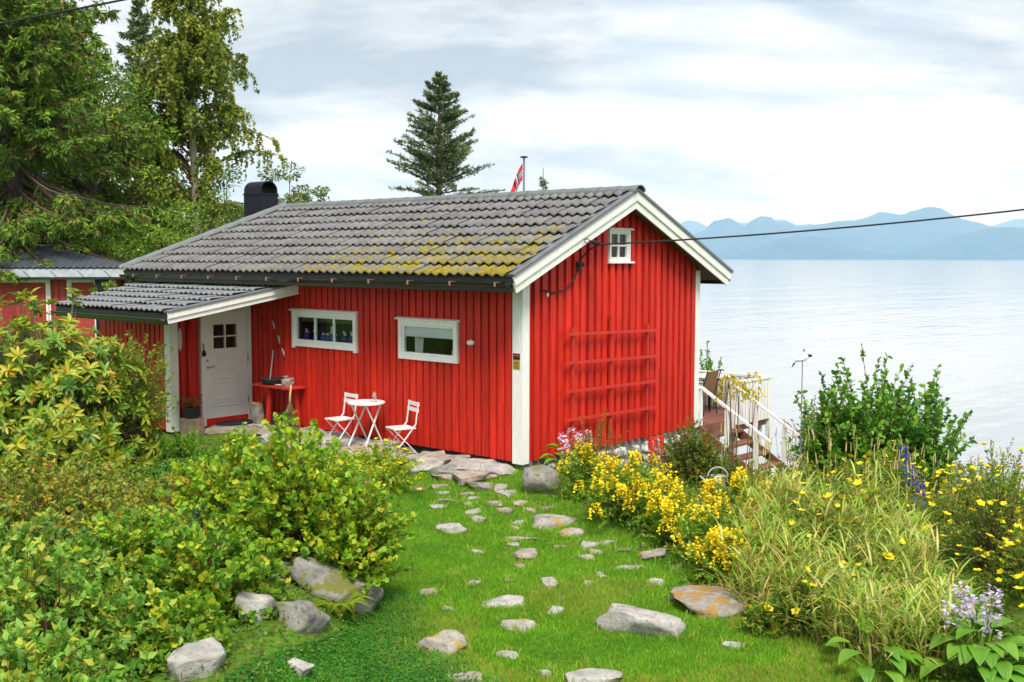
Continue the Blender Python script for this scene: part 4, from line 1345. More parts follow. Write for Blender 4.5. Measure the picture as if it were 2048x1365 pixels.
shp('black_post', shed, BLACK, (1.98, 2.20, -.30, -.10, .3, SB + .14))
mb = MB(); mb.tube([sh @ Vector(p) for p in ((2.80, -.37, SB - .12), (2.78, -.37, SB - .25), (2.55, -.2, SB - .4), (2.46, -.1, SB - .55), (2.44, -.08, SB - .7), (2.44, -.08, .3))], .05, 8); part('downpipe', mb, GUTTER, shed, smooth=True)
mb = MB(); mb.prism([sh @ Vector(p) for p in ((2.95, -.42, SB - .12), (2.95, -.42, SB + .14), (2.95, .1, SB + .2), (2.95, .1, SB + .02))], sh.to_3x3() @ Vector((.025, 0, 0))); part('gable_board', mb, RED2, shed)
mb = MB(); mb.bar(sh @ Vector((-1.9, -1.0, SB - .05)), sh @ Vector((-1.0, -.45, SB - .05)), .03, .2); part('side_bargeboard', mb, WHITE, shed)

# ---- deck behind the cabin with stairs
dk = thing('wooden_deck', 'brown wooden deck with white railing behind the cabin above the fjord', 'deck', (6.2, 2.5, -.9))
DX0, DX1, DY1, DZ = 5.0, 7.52, 5.5, -.02
i = 0
y = .0
while y < DY1 - .1:
    mb = MB(); mb.box(DX0, DX1, y, y + .112, DZ - .03, DZ); part('deck_board', mb, BROWN, dk)
    y += .12
mb = MB(); mb.box(DX0 + .02, DX1, -.035, -.005, DZ - .26, DZ - .002); mb.box(DX1 + .002, DX1 + .03, -.03, DY1, DZ - .26, DZ - .002); part('rim_board', mb, BROWN, dk)
for x in (5.1, 6.3, 7.45):
    for y in (.1, 2.7, 5.3):
        mb = MB(); mb.box(x - .05, x + .05, y - .05, y + .05, hz(x, y) - .2, DZ - .031); part('support', mb, WHITE, dk)
RT = .69
def rail(a_, b_, nm='handrail', w_=.11, h_=.035):
    mb = MB(); mb.bar(a_, b_, w_, h_); part(nm, mb, WHITE, dk)
def post(x, y, z0, z1, s=.08):
    mb = MB(); mb.box(x - s / 2, x + s / 2, y - s / 2, y + s / 2, z0, z1); part('post', mb, WHITE, dk)
rail((6.14, -.08, RT), (DX1 + .05, -.08, RT)); rail((DX1, -.02, RT + .002), (DX1, DY1, RT + .002))
rail((6.2, -.08, RT - .07), (DX1, -.08, RT - .07), 'lower_rail', .03, .07); rail((DX1, -.02, RT - .07), (DX1, DY1, RT - .07), 'lower_rail', .03, .07)
post(6.16, -.085, hz(6.16, -.1) - .1, RT - .018, .09); post(DX1, -.085, hz(DX1, -.1) - .1, RT - .018, .09); post(DX1, 2.6, -.4, RT - .02, .09); post(DX1, 5.4, -.4, RT - .02, .09)
x = 6.28
while x < DX1 - .1:
    mb = MB(); mb.box(x, x + .085, -.125, -.10, -.14, RT - .03); part('baluster', mb, WHITE, dk); x += .125
y = .08
while y < DY1:
    mb = MB(); mb.box(DX1 - .045, DX1 - .02, y, y + .085, -.14, RT - .04); part('baluster', mb, WHITE, dk); y += .125
post(5.06, .02, DZ, RT - .02, .085); rail((4.95, .12, RT), (5.06, -.01, RT), 'handrail'); 
mb = MB(); mb.box(4.93, 5.04, .02, .05, .28, .40); part('lower_rail', mb, WHITE, dk)
for xs in (5.08, 6.14):
    rail((xs, .0, RT), (xs, -1.45, RT - .88), 'stair_rail', .07, .04)
    for yy in (-.55, -1.15):
        zt = RT + yy * .607 - .03
        post(xs, yy, hz(xs, yy) - .08, zt, .065)
    mb = MB(); mb.prism([(xs - .02, -.03, -.05), (xs - .02, -1.25, -.80), (xs - .02, -1.25, -.95), (xs - .02, -.03, -.28)], (.035, 0, 0)); part('stringer', mb, BROWN, dk)
for k in range(4):
    zt = -.19 - .175 * k
    yt = -.05 - .29 * k
    for q in range(2):
        mb = MB(); mb.box(5.11, 6.10, yt - .135 * (q + 1), yt - .135 * q - .012, zt - .035, zt); part('tread', mb, BROWN, dk)
# deck chair and table
t = thing('deck_chair', 'brown mesh garden chair on the deck behind the white railing', 'chair', (6.3, .75, DZ))
def dline(pts, r=.012, nm='frame'):
    mb = MB(); mb.tube(pts, r, 6); part(nm, mb, BLACK, t)
mb = MB(); mb.add([(6.10, .62, .40), (6.58, .62, .40), (6.55, .50, .86), (6.13, .50, .86), (6.10, .64, .40), (6.58, .64, .40), (6.55, .52, .86), (6.13, .52, .86)], [(0, 1, 2, 3), (7, 6, 5, 4), (0, 3, 7, 4), (1, 5, 6, 2), (3, 2, 6, 7)]); part('backrest', mb, WICKER, t)
mb = MB(); mb.box(6.11, 6.57, .62, 1.08, .385, .40); part('seat', mb, WICKER, t)
for x in (6.09, 6.59):
    dline([(x, .48, .88), (x, .63, .40), (x, .56, DZ)]); dline([(x, .60, .62), (x, 1.05, .62), (x, 1.1, .38), (x, 1.04, DZ)], nm='arm'); dline([(x, .63, .40), (x, 1.1, .38)])
t = thing('deck_table', 'round glass-topped table on the deck', 'table', (6.95, .95, DZ))
mb = MB(); mb.lathe([(.46, .675), (.47, .682), (.46, .69)], 28, Matrix.Translation((6.95, .95, 0))); part('table_top', mb, mat('frosted_glass', (.72, .76, .78), .12, .03, 4), t)
mb = MB(); mb.lathe([(.455, .655), (.475, .66), (.475, .674), (.455, .6745)], 28, Matrix.Translation((6.95, .95, 0))); part('rim', mb, BLACK, t)
for a_ in (.6, 2.2, 3.7, 5.3):
    mb = MB(); mb.tube([(6.95 + .4 * math.cos(a_), .95 + .4 * math.sin(a_), .655), (6.95 + .3 * math.cos(a_), .95 + .3 * math.sin(a_), DZ)], .014, 6); part('leg', mb, BLACK, t)

# ---- wind-spinner bird on a rod
bx_, by_ = 3.6, -2.75
bz = 1.50
t = thing('bird_spinner', 'white wooden bird with black wing tips on a thin rod', 'wind spinner', (bx_, by_, hz(bx_, by_)))
Rv, Uv = Vector((.6637, -.748, 0)), Vector((0, 0, 1))
def bp(a_, b_): return Vector((bx_, by_, bz)) + Rv * (a_ * .72) + Uv * (b_ * .72)
mb = MB(); mb.tube([bp(-.16, -.06), bp(-.10, -.02), bp(0, 0), bp(.09, .04), bp(.13, .075)], [.008, .035, .042, .03, .018], 8); part('body', mb, METALW, t, True)
mb = MB(); mb.tube([bp(.11, .065), bp(.17, .075), bp(.215, .06)], [.022, .024, .006], 8); part('head', mb, BLACK, t, True)
mb = MB(); mb.prism([bp(.0, .03), bp(.06, .03), bp(.05, .16), bp(.01, .17)], F * .012); part('wing', mb, METALW, t)
mb = MB(); mb.prism([bp(.01, .171), bp(.05, .161), bp(.03, .24)], F * .012); part('wing_tip', mb, BLACK, t)
mb = MB(); mb.prism([bp(.07, -.03), bp(.10, -.02), bp(.17, -.23), bp(.145, -.23)], F * .012); part('wing', mb, METALW, t)
mb = MB(); mb.prism([bp(-.15, -.06), bp(-.17, -.12), bp(-.24, -.21), bp(-.2, -.1)], F * .012); part('tail', mb, BLACK, t)
mb = MB(); mb.tube([bp(0, 0), (bx_, by_, hz(bx_, by_) - .1)], .008, 6); part('rod', mb, GREY, t)

# ---- metal watering can among the flowers
wx, wy = 1.75, -2.35
wz = hz(wx, wy) - .12
t = thing('watering_can', 'grey metal watering can with hooped handle among the flowers', 'watering can', (wx, wy, wz))
T = Matrix.Translation((wx, wy, wz + .12))
mb = MB(); mb.lathe([(.11, 0), (.115, .02), (.11, .22), (.118, .23), (.10, .232)], 18, T); part('body', mb, ZINC, t, True)
mb = MB(); mb.tube([Vector((wx, wy, wz + .33)) + Rv * (.15 * math.cos(a_)) + Uv * (.14 * math.sin(a_)) for a_ in [math.pi * i / 12 for i in range(13)]], .011, 6); part('handle', mb, ZINC, t)
mb = MB(); mb.tube([Vector((wx, wy, wz + .18)) - Rv * .09, Vector((wx, wy, wz + .34)) - Rv * .27], [.03, .014], 8); part('spout', mb, ZINC, t)
mb = MB(); mb.lathe([(.1, 0), (.13, .12)], 10, Matrix.Translation((wx, wy, wz))); part('stand', mb, TERRA, t)

# ---- flagpole and flag
fx, fy = 15.3, 13.26
t = thing('flagpole', 'slim flagpole with flat cap rising behind the roof ridge', 'flagpole', (fx, fy, hz(fx, fy)))
mb = MB(); mb.tube([(fx, fy, hz(fx, fy) - .3), (fx, fy, 6.40)], [.06, .035], 10); part('pole', mb, GREY, t)
mb = MB(); mb.lathe([(.05, 6.40), (.14, 6.42), (.14, 6.45), (.03, 6.47)], 12, Matrix.Translation((fx, fy, 0))); part('cap', mb, BLACK, t)
cols, rows = [6, 1, 2, 1, 12], [6, 1, 2, 1, 6]
def flag_pt(u, v):
    # u along the fly 0..22, v down the hoist 0..16; limp cloth sliding down and folding towards the pole
    fu = u / 22
    return Vector((fx, fy, 6.22)) - Rv * (.05 + .42 * fu ** .8 - .12 * math.sin(v / 16 * 3.0) * fu) + F * (.05 * math.sin(u * .9 + v * .15)) - Uv * (v / 16 * .55 + 1.02 * fu ** 1.1)
mb = MB()
for u in range(22):
    for v in range(16):
        vert = u in (7, 8); vw = u in (6, 9); hor = v in (7, 8); hw = v in (6, 9)
        mb.cur = 2 if (vert or hor) else 1 if (vw or hw) else 0
        mb.add([flag_pt(u, v), flag_pt(u + 1, v), flag_pt(u + 1, v + 1), flag_pt(u, v + 1)], [(0, 1, 2, 3)])
tag(link('flag', mb.mesh('flag', [FLAGR, FLAGW, FLAGB], True)), 'limp red flag with a white-edged blue cross on the flagpole', 'flag')
# ================================================================== plants
def gp(s, t):
    """garden frame: s metres ahead of the photographer's spot, t metres to the right"""
    return -12.16 + .748 * s + .6637 * t, -10.588 + .6637 * s - .748 * t
GREENS = dict(
    rhodo=leafset('rhododendron_leaf', [(.27, .34, .02), (.16, .30, .025), (.42, .38, .03), (.09, .20, .025), (.60, .20, .02)], rough=.38, trans=.25),
    azalea=leafset('azalea_leaf', [(.18, .31, .02), (.30, .36, .025), (.10, .22, .03)], rough=.45),
    currant=leafset('currant_leaf', [(.33, .47, .02), (.22, .42, .025), (.52, .54, .03), (.11, .26, .02), (.50, .32, .03)]),
    dark=leafset('dark_shrub_leaf', [(.20, .38, .025), (.29, .45, .03), (.11, .26, .02), (.48, .51, .03), (.52, .28, .02)]),
    big=leafset('soft_leaf', [(.20, .40, .05), (.28, .46, .06), (.11, .27, .03), (.46, .48, .05)]),
    rasp=leafset('raspberry_leaf', [(.32, .36, .03), (.20, .30, .03), (.45, .38, .04), (.12, .22, .03)]),
    herb=leafset('herb_leaf', [(.15, .36, .015), (.21, .40, .02), (.08, .25, .02)]),
    loose=leafset('loosestrife_leaf', [(.12, .29, .02), (.19, .37, .02), (.27, .37, .03)]),
    astilbe=leafset('astilbe_leaf', [(.15, .24, .02), (.10, .19, .015), (.24, .28, .02), (.34, .13, .03)]),
    kerria=leafset('kerria_leaf', [(.11, .24, .02), (.17, .30, .02), (.26, .30, .03)]),
    service=leafset('serviceberry_leaf', [(.14, .34, .025), (.23, .43, .035), (.07, .21, .03)], rough=.45),
    hosta=leafset('hosta_leaf', [(.12, .30, .02), (.17, .35, .03)], rough=.4, trans=.3),
    spruce=leafset('spruce_needle', [(.09, .19, .02), (.15, .27, .02), (.24, .34, .03), (.24, .17, .05)], trans=.15, rough=.7),
    spruceblue=leafset('far_spruce_needle', [(.09, .15, .07), (.13, .19, .07), (.20, .25, .05)], trans=.15, rough=.7),
    birch=leafset('birch_leaf', [(.24, .30, .03), (.17, .25, .03), (.36, .38, .05), (.11, .18, .03)]),
    broad=leafset('broad_leaf', [(.10, .22, .02), (.14, .28, .025), (.06, .14, .018), (.22, .31, .03)]),
    light=leafset('light_leaf', [(.20, .34, .025), (.15, .29, .02), (.30, .40, .04), (.09, .20, .02)]),
    pine=leafset('pine_needle', [(.09, .17, .03), (.14, .22, .035), (.20, .20, .05)], trans=.15, rough=.7),
)
YEL = leafset('yellow_petal', [(.88, .70, .01), (.86, .62, .01)], trans=.2, tint=(.85, .62, .02))
LILAC = leafset('lilac_petal', [(.55, .46, .62), (.66, .60, .70)], trans=.25)
BLUEP = leafset('blue_petal', [(.06, .05, .36), (.10, .09, .45)], trans=.2)
REDBERRY = mat('red_berry', (.40, .02, .03), .35, .2, 30)

def dome(c, r, n, inner=.55, low=-.1):
    """points in the outer part of an ellipsoid dome standing on c"""
    d = norm(RNG.normal(size=(n * 3, 3)))
    d = d[d[:, 2] > low][:n]
    rr = inner + (1 - inner) * rnd(len(d)) ** .6
    # lumpy outline
    lump = np.array([mnoise.noise(Vector(q * 2.1) + Vector((c[0], c[1], 0))) for q in d])
    rr = rr * (1 + .28 * lump)
    return np.array(c)[None] + d * rr[:, None] * np.array(r)[None]

def twig_leaves(paths, per, start, L, Wd, nm, tmpl, lift=.3, spread=1.0, upn=.8, wts=None):
    """leaves set along twig paths (k, m, 3)"""
    k, m, _ = paths.shape
    t = start + (1 - start) * rnd((k, per)) ** .8
    f = t * (m - 1)
    i0 = np.clip(f.astype(int), 0, m - 2)
    w_ = (f - i0)[..., None]
    rows = np.arange(k)[:, None]
    P = paths[rows, i0] * (1 - w_) + paths[rows, i0 + 1] * w_
    T = norm(paths[rows, i0 + 1] - paths[rows, i0])
    n = k * per
    P, T = P.reshape(-1, 3), T.reshape(-1, 3)
    D = norm(T * .45 + rdir(n) * spread + np.array([0, 0, lift]))
    N = norm(rdir(n) * .75 + np.array([0, 0, upn]))
    sz = rnd(n, .5, 1.2)
    tone = RNG.choice(nm, size=(k, 1), p=wts) if wts is not None else RNG.integers(0, nm, (k, 1))
    mi = np.where(rnd((k, per)) < .55, np.repeat(tone, per, 1), RNG.choice(nm, size=(k, per), p=wts)).ravel()
    return stamp(tmpl, P, D, N, L * sz, Wd * sz, mi)

def shrub(name, label, cat, base, domes, ntw, per, L, Wd, mats, tmpl=LEAF, start=.45, stem=.010, group=None, wts=None, stemmat=None, spread=1.0, inner=.5, lift=.3, arch=.5, low=-.1, upn=.8):
    if tmpl is LEAF: tmpl = QUAD if L < .045 else LEAF4 if L < .09 else LEAF
    t = thing(name, label, cat, base, group)
    ends, ctr = [], []
    tot = sum(d[1][0] * d[1][1] for d in domes)
    for c, r in domes:
        n = int(ntw * r[0] * r[1] / tot) + 1
        e_ = dome(c, r, n, inner, low)
        ends.append(e_)
        ctr.append(np.repeat(np.array([[c[0], c[1], hz(c[0], c[1])]]), len(e_), 0) + RNG.normal(size=(len(e_), 3)) * np.array([r[0] * .14, r[1] * .14, 0.01]))
    E_, S_ = np.concatenate(ends), np.concatenate(ctr)
    g = height(E_[:, 0], E_[:, 1])
    E_[:, 2] = np.maximum(E_[:, 2], g + .06)
    mid = S_ + (E_ - S_) * .5
    mid[:, 2] += arch * .35 * np.linalg.norm(E_ - S_, axis=1)
    mid[:, :2] -= (E_ - S_)[:, :2] * .12
    paths = bez(S_, mid, E_, 7)
    V, Fc = tubes_np(paths[:, ::2], np.full(len(E_), stem), np.full(len(E_), stem * .3))
    o = link('stems', npmesh('stems', V, Fc, stemmat or TWIG), t)
    V, Fc, Mi = twig_leaves(paths, per, start, L, Wd, len(mats), tmpl, spread=spread, wts=wts, lift=lift, upn=upn)
    o = tag(link('foliage', npmesh('foliage', V, Fc, mats, Mi), t), kind='stuff')
    return t, paths

# ---- flower templates
def flower_mesh(name, r, mats, petals=5, cup=.35):
    n = petals * 2
    a_ = np.arange(petals) * 2 * math.pi / petals
    D = np.stack([np.cos(a_), np.sin(a_), np.full(petals, cup)], 1)
    N = np.stack([-np.cos(a_) * cup, -np.sin(a_) * cup, np.ones(petals)], 1)
    V, Fc, Mi = stamp(QUAD, np.zeros((petals, 3)), D, N, np.full(petals, r), np.full(petals, r * .95), np.arange(petals) % len(mats))
    return npmesh(name, V, Fc, mats, Mi)
def spike_mesh(name, h, r, n, mats, L):
    t_ = rnd(n)
    a_ = rnd(n, 0, 6.28)
    rr = r * (1 - .65 * t_)
    P = np.stack([np.cos(a_) * rr, np.sin(a_) * rr, t_ * h], 1)
    D = norm(np.stack([np.cos(a_), np.sin(a_), rnd(n, -.2, .7)], 1))
    V, Fc, Mi = stamp(QUAD, P, D, norm(rdir(n) + [0, 0, 1.0]), np.full(n, L), np.full(n, L * .85), RNG.integers(0, len(mats), n))
    return npmesh(name, V, Fc, mats, Mi)
YSPIKES = [spike_mesh('flower_spike', .16, .05, 40, YEL, .040) for _ in range(4)]
YFLOWER = [flower_mesh('flower', .034, YEL), flower_mesh('flower', .030, YEL, 6, .8)]
def put(name, me, P, parent, scale=(.8, 1.2), tilt=.35):
    for p in P:
        o = link(name, me[random.randrange(len(me))] if isinstance(me, list) else me, parent)
        if name in ('flower_spike', 'flower_head', 'flower'): o['kind'] = 'stuff'
        s = random.uniform(*scale)
        o.matrix_basis = Matrix.Translation(p) @ Matrix.Rotation(random.uniform(0, 6.28), 4, 'Z') @ Matrix.Rotation(random.uniform(-tilt, tilt), 4, 'X') @ Matrix.Diagonal((s, s, s, 1))

# ---- left side shrubs
# rhododendron: whorls of long leaves at the twig ends
def rhododendron():
    x, y = gp(15.4, -6.7)
    t = thing('rhododendron', 'large yellow-green rhododendron bush in front of the shed at the left', 'shrub', (x, y, hz(x, y)))
    domes = [((*gp(15.4, -6.9), .0), (1.75, 1.6, 2.62)), ((*gp(15.2, -6.2), .0), (1.05, 1.0, 2.2)), ((*gp(14.6, -6.4), .0), (1.5, 1.0, 1.5)), ((*gp(15.0, -8.6), 0), (1.5, 1.5, 2.5))]
    E_ = np.concatenate([dome(c, r, n, .62, -.02) for (c, r), n in zip(domes, (640, 300, 340, 260))])
    E_[:, 2] = np.maximum(E_[:, 2], height(E_[:, 0], E_[:, 1]) + .15)
    S_ = np.repeat(np.array([[x, y, hz(x, y)]]), len(E_), 0) * .28 + E_ * .72
    S_[:, 2] = height(S_[:, 0], S_[:, 1]) + (E_[:, 2]) * .62
    mid = (S_ + E_) / 2 + np.array([0, 0, .1])
    V, Fc = tubes_np(bez(S_, mid, E_, 5), np.full(len(E_), .011), np.full(len(E_), .005))
    link('stems', npmesh('stems', V, Fc, DRYTWIG), t)
    mb = MB()
    for k in range(9):
        a_ = k * .7
        q = Vector((x + 1.4 * math.cos(a_), y + 1.2 * math.sin(a_), hz(x, y) + .9 + .2 * (k % 3)))
        mb.tube([(x + .1 * math.cos(a_), y + .1 * math.sin(a_), hz(x, y) - .05), ((x + q.x) / 2, (y + q.y) / 2, q.z * .62), q], [.05, .035, .02], 6)
    part('trunks', mb, BARK, t)
    n = len(E_)
    out = norm(E_ - np.array([x, y, .6]) + RNG.normal(size=(n, 3)) * .3)
    P, D, N, mi = [], [], [], []
    tone = RNG.choice(4, n, p=[.38, .3, .18, .14])
    per = 9
    for k in range(per):
        a_ = 2 * math.pi * k / per + rnd(n, -.3, .3)
        s1 = norm(np.cross(out, np.array([.2, .1, 1.])) + 1e-6); s2 = np.cross(out, s1)
        rad = s1 * np.cos(a_)[:, None] + s2 * np.sin(a_)[:, None]
        d = norm(rad * .95 + out * rnd(n, .0, .75)[:, None] + np.array([0, 0, -.12]))
        P.append(E_ + out * rnd(n, -.03, .02)[:, None]); D.append(d); N.append(norm(out + RNG.normal(size=(n, 3)) * .25 + np.array([0, 0, .4])))
        mi.append(np.where(rnd(n) < .75, tone, np.where(rnd(n) < .05, 4, RNG.integers(0, 4, n))))
    P, D, N, mi = map(np.concatenate, (P, D, N, mi))
    L = rnd(len(P), .11, .19); Wd = L * rnd(len(P), .28, .38)
    depth = (P - np.array(CAM_LOC)) @ np.array(F)
    order = np.argsort(depth)
    ph = (P - np.array(CAM_LOC)) @ np.array(R1) / depth * FPX + 1024
    seen = order[(ph[order] > 5)][:280]
    rest = np.setdiff1d(np.arange(len(P)), seen)
    V, Fc, Mi = stamp(LEAF, P[rest], D[rest], N[rest], L[rest], Wd[rest], mi[rest])
    tag(link('foliage', npmesh('foliage', V, Fc, GREENS['rhodo'], Mi), t), kind='stuff')
    # the nearest leaves are leaves of their own
    lm = []
    for m in GREENS['rhodo']:
        V, Fc, Mi = stamp(LEAF, np.zeros((1, 3)), np.array([[0, 1., 0]]), np.array([[0, 0, 1.]]), np.ones(1), np.full(1, .33))
        lm.append(npmesh('leaf', V, Fc, m))
    Rm = frames(D[seen], N[seen])
    for j, i in enumerate(seen):
        o = link('leaf', lm[mi[i]], t)
        M4 = Matrix([list(r) for r in Rm[j]]).to_4x4()
        o.matrix_basis = Matrix.Translation(P[i]) @ M4 @ Matrix.Diagonal((L[i], L[i], L[i], 1))
rhododendron()
x, y = gp(15.6, -5.55)
shrub('azalea', 'small-leaved green bush beside the porch eave', 'shrub', (x, y, hz(x, y)), [((x, y, 1.15), (.70, .60, .95)), ((*gp(15.5, -6.0), .9), (.7, .6, .9))], 380, 28, .066, .032, GREENS['azalea'], start=.40, stem=.005, low=-.5)
x, y = gp(16.2, -5.0)
shrub('herb_clump', 'bright green leafy clump below the white corner board', 'plant', (x, y, hz(x, y)), [((x, y, -.1), (.6, .5, .62)), ((*gp(15.6, -5.6), -.1), (.8, .6, .55)), ((*gp(16.0, -4.2), -.1), (.5, .45, .42))], 300, 40, .055, .03, GREENS['herb'], start=.3, stem=.005)
x, y = gp(14.6, -4.9)
shrub('periwinkle', 'dark green low mat of small leaves in front of the rhododendron', 'plant', (x, y, hz(x, y)), [((x, y, -.1), (1.0, .55, .38)), ((*gp(14.8, -3.9), -.1), (.7, .5, .36))], 260, 40, .045, .024, GREENS['service'], start=.2, stem=.004)
x, y = gp(14.0, -5.6)
shrub('yellow_green_herbs', 'yellowish tangle of herbs at the foot of the rhododendron', 'plant', (x, y, hz(x, y)), [((x, y, -.05), (1.1, .7, .5)), ((*gp(13.6, -6.4), -.05), (1.0, .8, .62)), ((*gp(13.4, -4.4), -.05), (.9, .6, .40))], 300, 30, .06, .032, GREENS['rasp'], start=.3, stem=.005)
# raspberries with berries
x, y = gp(11.8, -5.2)
rb, pth = shrub('raspberry_bush', 'yellowish raspberry canes with red berries at the left edge', 'shrub', (x, y, hz(x, y)), [((x, y, .05), (1.35, 1.0, .92)), ((*gp(11.2, -4.2), .05), (.9, .8, .62)), ((*gp(12.4, -3.9), .05), (.8, .7, .6))], 430, 28, .068, .042, GREENS['rasp'], start=.35, stem=.006)
bm_ = rock_mesh('berry', (.022, .022, .026), 3, REDBERRY, sub=2)
put('berry', bm_, [pth[i][random.randrange(3, 7)] + np.array([0, 0, -.02]) for i in RNG.choice(len(pth), 60)], rb)
# currant bush
x, y = gp(10.9, -2.15)
shrub('currant_bush', 'tall light green currant bush beside the lawn', 'shrub', (x, y, hz(x, y)), [((x, y, .15), (1.02, .85, 1.32)), ((*gp(11.3, -3.0), .12), (.8, .7, 1.10)), ((*gp(10.6, -1.6), .1), (.62, .6, .92))], 880, 28, .068, .064, GREENS['currant'], LOBED, start=.5, stem=.009, wts=[.36, .30, .15, .17, .02], low=-.25, spread=.9)
x, y = gp(9.3, -2.75)
shrub('gooseberry_bush', 'darker green lobed-leaf bush in the left foreground', 'shrub', (x, y, hz(x, y)), [((x, y, .08), (.85, .72, .78)), ((*gp(9.7, -3.5), .08), (.8, .7, .80)), ((*gp(8.35, -2.62), .0), (.45, .4, .42))], 600, 27, .064, .060, GREENS['dark'], LOBED, start=.45, stem=.008, wts=[.36, .20, .29, .13, .02], low=-.25)
x, y = gp(8.45, -3.75)
shrub('snowberry_bush', 'soft green broad-leaved bush in the bottom left corner', 'shrub', (x, y, hz(x, y)), [((x, y, .05), (.85, .85, .85)), ((*gp(8.2, -2.95), .0), (.6, .5, .55)), ((*gp(9.4, -4.5), .05), (.9, .8, .85)), ((*gp(7.2, -3.4), .0), (.8, .8, .5))], 620, 26, .085, .050, GREENS['big'], LEAF, start=.4, stem=.007, low=-.2)
x, y = gp(10.0, -4.3)
shrub('blue_green_herb', 'bluish green leafy herbs between raspberry and foreground bush', 'plant', (x, y, hz(x, y)), [((x, y, .0), (1.0, .6, .62)), ((*gp(10.4, -3.3), .0), (.8, .5, .62))], 300, 30, .065, .03, leafset('bluish_leaf', [(.07, .17, .055), (.10, .21, .06), (.05, .13, .04)]), start=.3, stem=.005)
# yellow flowers by the chairs
x, y = gp(15.7, -1.95)
yf, pth = shrub('yellow_flowers', 'low leafy plants with yellow flowers in front of the bistro chairs', 'plant', (x, y, hz(x, y)), [((x, y, -.1), (.65, .5, .58)), ((*gp(14.9, -1.75), -.15), (.6, .5, .62)), ((*gp(15.3, -2.7), -.1), (.7, .5, .55))], 220, 22, .06, .03, GREENS['currant'], start=.3, stem=.005, wts=[.4, .25, .25, .05, .05])
put('flower', YFLOWER, [pth[i][-1] + np.array([0, 0, .03]) for i in RNG.choice(len(pth), 55, replace=False)], yf, (1.0, 1.7))
# fern
x, y = gp(9.95, -1.62)
t = thing('fern', 'small yellow-green fern between the rocks of the left bed', 'fern', (x, y, hz(x, y)))
fernm = leafmat('fern_leaf', (.24, .33, .02))
for k in range(9):
    a_ = k * .7 + .2
    s_ = np.array([[x, y, hz(x, y)]]); L_ = random.uniform(.26, .36)
    e_ = s_ + np.array([[math.cos(a_) * L_, math.sin(a_) * L_, .14]])
    pa = bez(s_, s_ + np.array([[math.cos(a_) * L_ * .4, math.sin(a_) * L_ * .4, .30]]), e_, 24)[0]
    T_ = norm(np.gradient(pa, axis=0)); sd = norm(np.cross(T_, [0, 0, 1.]))
    ln = .085 * np.sin(np.linspace(.25, 1, 24) * math.pi) + .008
    P = np.concatenate([pa, pa]); D = np.concatenate([sd + T_ * .35, -sd + T_ * .35]); N = np.tile(np.array([[0, 0, 1.]]), (48, 1))
    V, Fc, Mi = stamp(QUAD, P, D, N, np.concatenate([ln, ln]), np.full(48, .016))
    tag(link('frond', npmesh('frond', V, Fc, fernm), t))

# ---- right side plants
def loosestrife(name, label, base, domes, ntw, spikes, zlow=.0):
    t, pth = shrub(name, label, 'flowers', base, domes, ntw, 26, .062, .026, GREENS['loose'], start=.25, stem=.005, group='yellow loosestrife clumps', inner=.6)
    top = [p for p in pth if p[-1][2] > hz(p[-1][0], p[-1][1]) + zlow]
    RNG.shuffle(top)
    put('flower_spike', YSPIKES, [p[-1] - np.array([0, 0, .08]) for p in top[:spikes]], t, (.85, 1.25), .3)
x, y = gp(13.9, 1.5)
loosestrife('yellow_loosestrife', 'yellow loosestrife clump in bloom in front of the gable', (x, y, hz(x, y)), [((x, y, -.2), (.80, .62, .72)), ((*gp(13.5, 1.9), -.3), (.6, .5, .72))], 330, 54, .3)
x, y = gp(12.2, 2.35)
loosestrife('yellow_loosestrife', 'yellow loosestrife clump mingling with the tall striped grass', (x, y, hz(x, y)), [((x, y, -.35), (.62, .62, .78)), ((*gp(13.0, 2.7), -.35), (.55, .6, .85)), ((*gp(12.9, 1.9), -.3), (.4, .4, .55))], 330, 60, .3)
x, y = gp(11.4, 2.25)
loosestrife('yellow_loosestrife', 'sparse loosestrife stems above the orange-lichened slab', (x, y, hz(x, y)), [((x, y, -.4), (.42, .40, .60))], 110, 26, .3)
x, y = gp(14.8, 1.0)
loosestrife('yellow_loosestrife', 'small loosestrife clump beside the tall rounded boulder', (x, y, hz(x, y)), [((x, y, -.3), (.5, .4, .82))], 120, 14, .45)
# reddish spirea sprays against the gable
x, y = gp(15.7, 1.25)
shrub('spirea_bush', 'bush with thin reddish sprays in front of the trellis', 'shrub', (x, y, hz(x, y)), [((x, y, -.25), (.70, .5, 1.22)), ((*gp(15.4, 1.7), -.3), (.5, .45, .85))], 110, 34, .036, .020, GREENS['astilbe'], start=.35, stem=.005, wts=[.25, .15, .2, .40], arch=.1, inner=.7)
x, y = gp(16.4, 2.72)
shrub('astilbe_bush', 'dense dark green feathery bush with rusty top below the far gable corner', 'shrub', (x, y, hz(x, y)), [((x, y, -.35), (.66, .55, 1.02)), ((*gp(16.2, 3.1), -.4), (.5, .5, .80))], 420, 50, .050, .020, GREENS['astilbe'], start=.35, stem=.005, wts=[.45, .3, .15, .10])
x, y = gp(16.6, 2.3)
shrub('white_flower_bush', 'pale flowering bush against the limewashed foundation', 'flowers', (x, y, hz(x, y)), [((x, y, -.35), (.35, .3, .72))], 90, 34, .032, .02, leafset('pale_bloom', [(.55, .55, .52), (.12, .20, .03), (.62, .60, .58)]), start=.5, stem=.005)
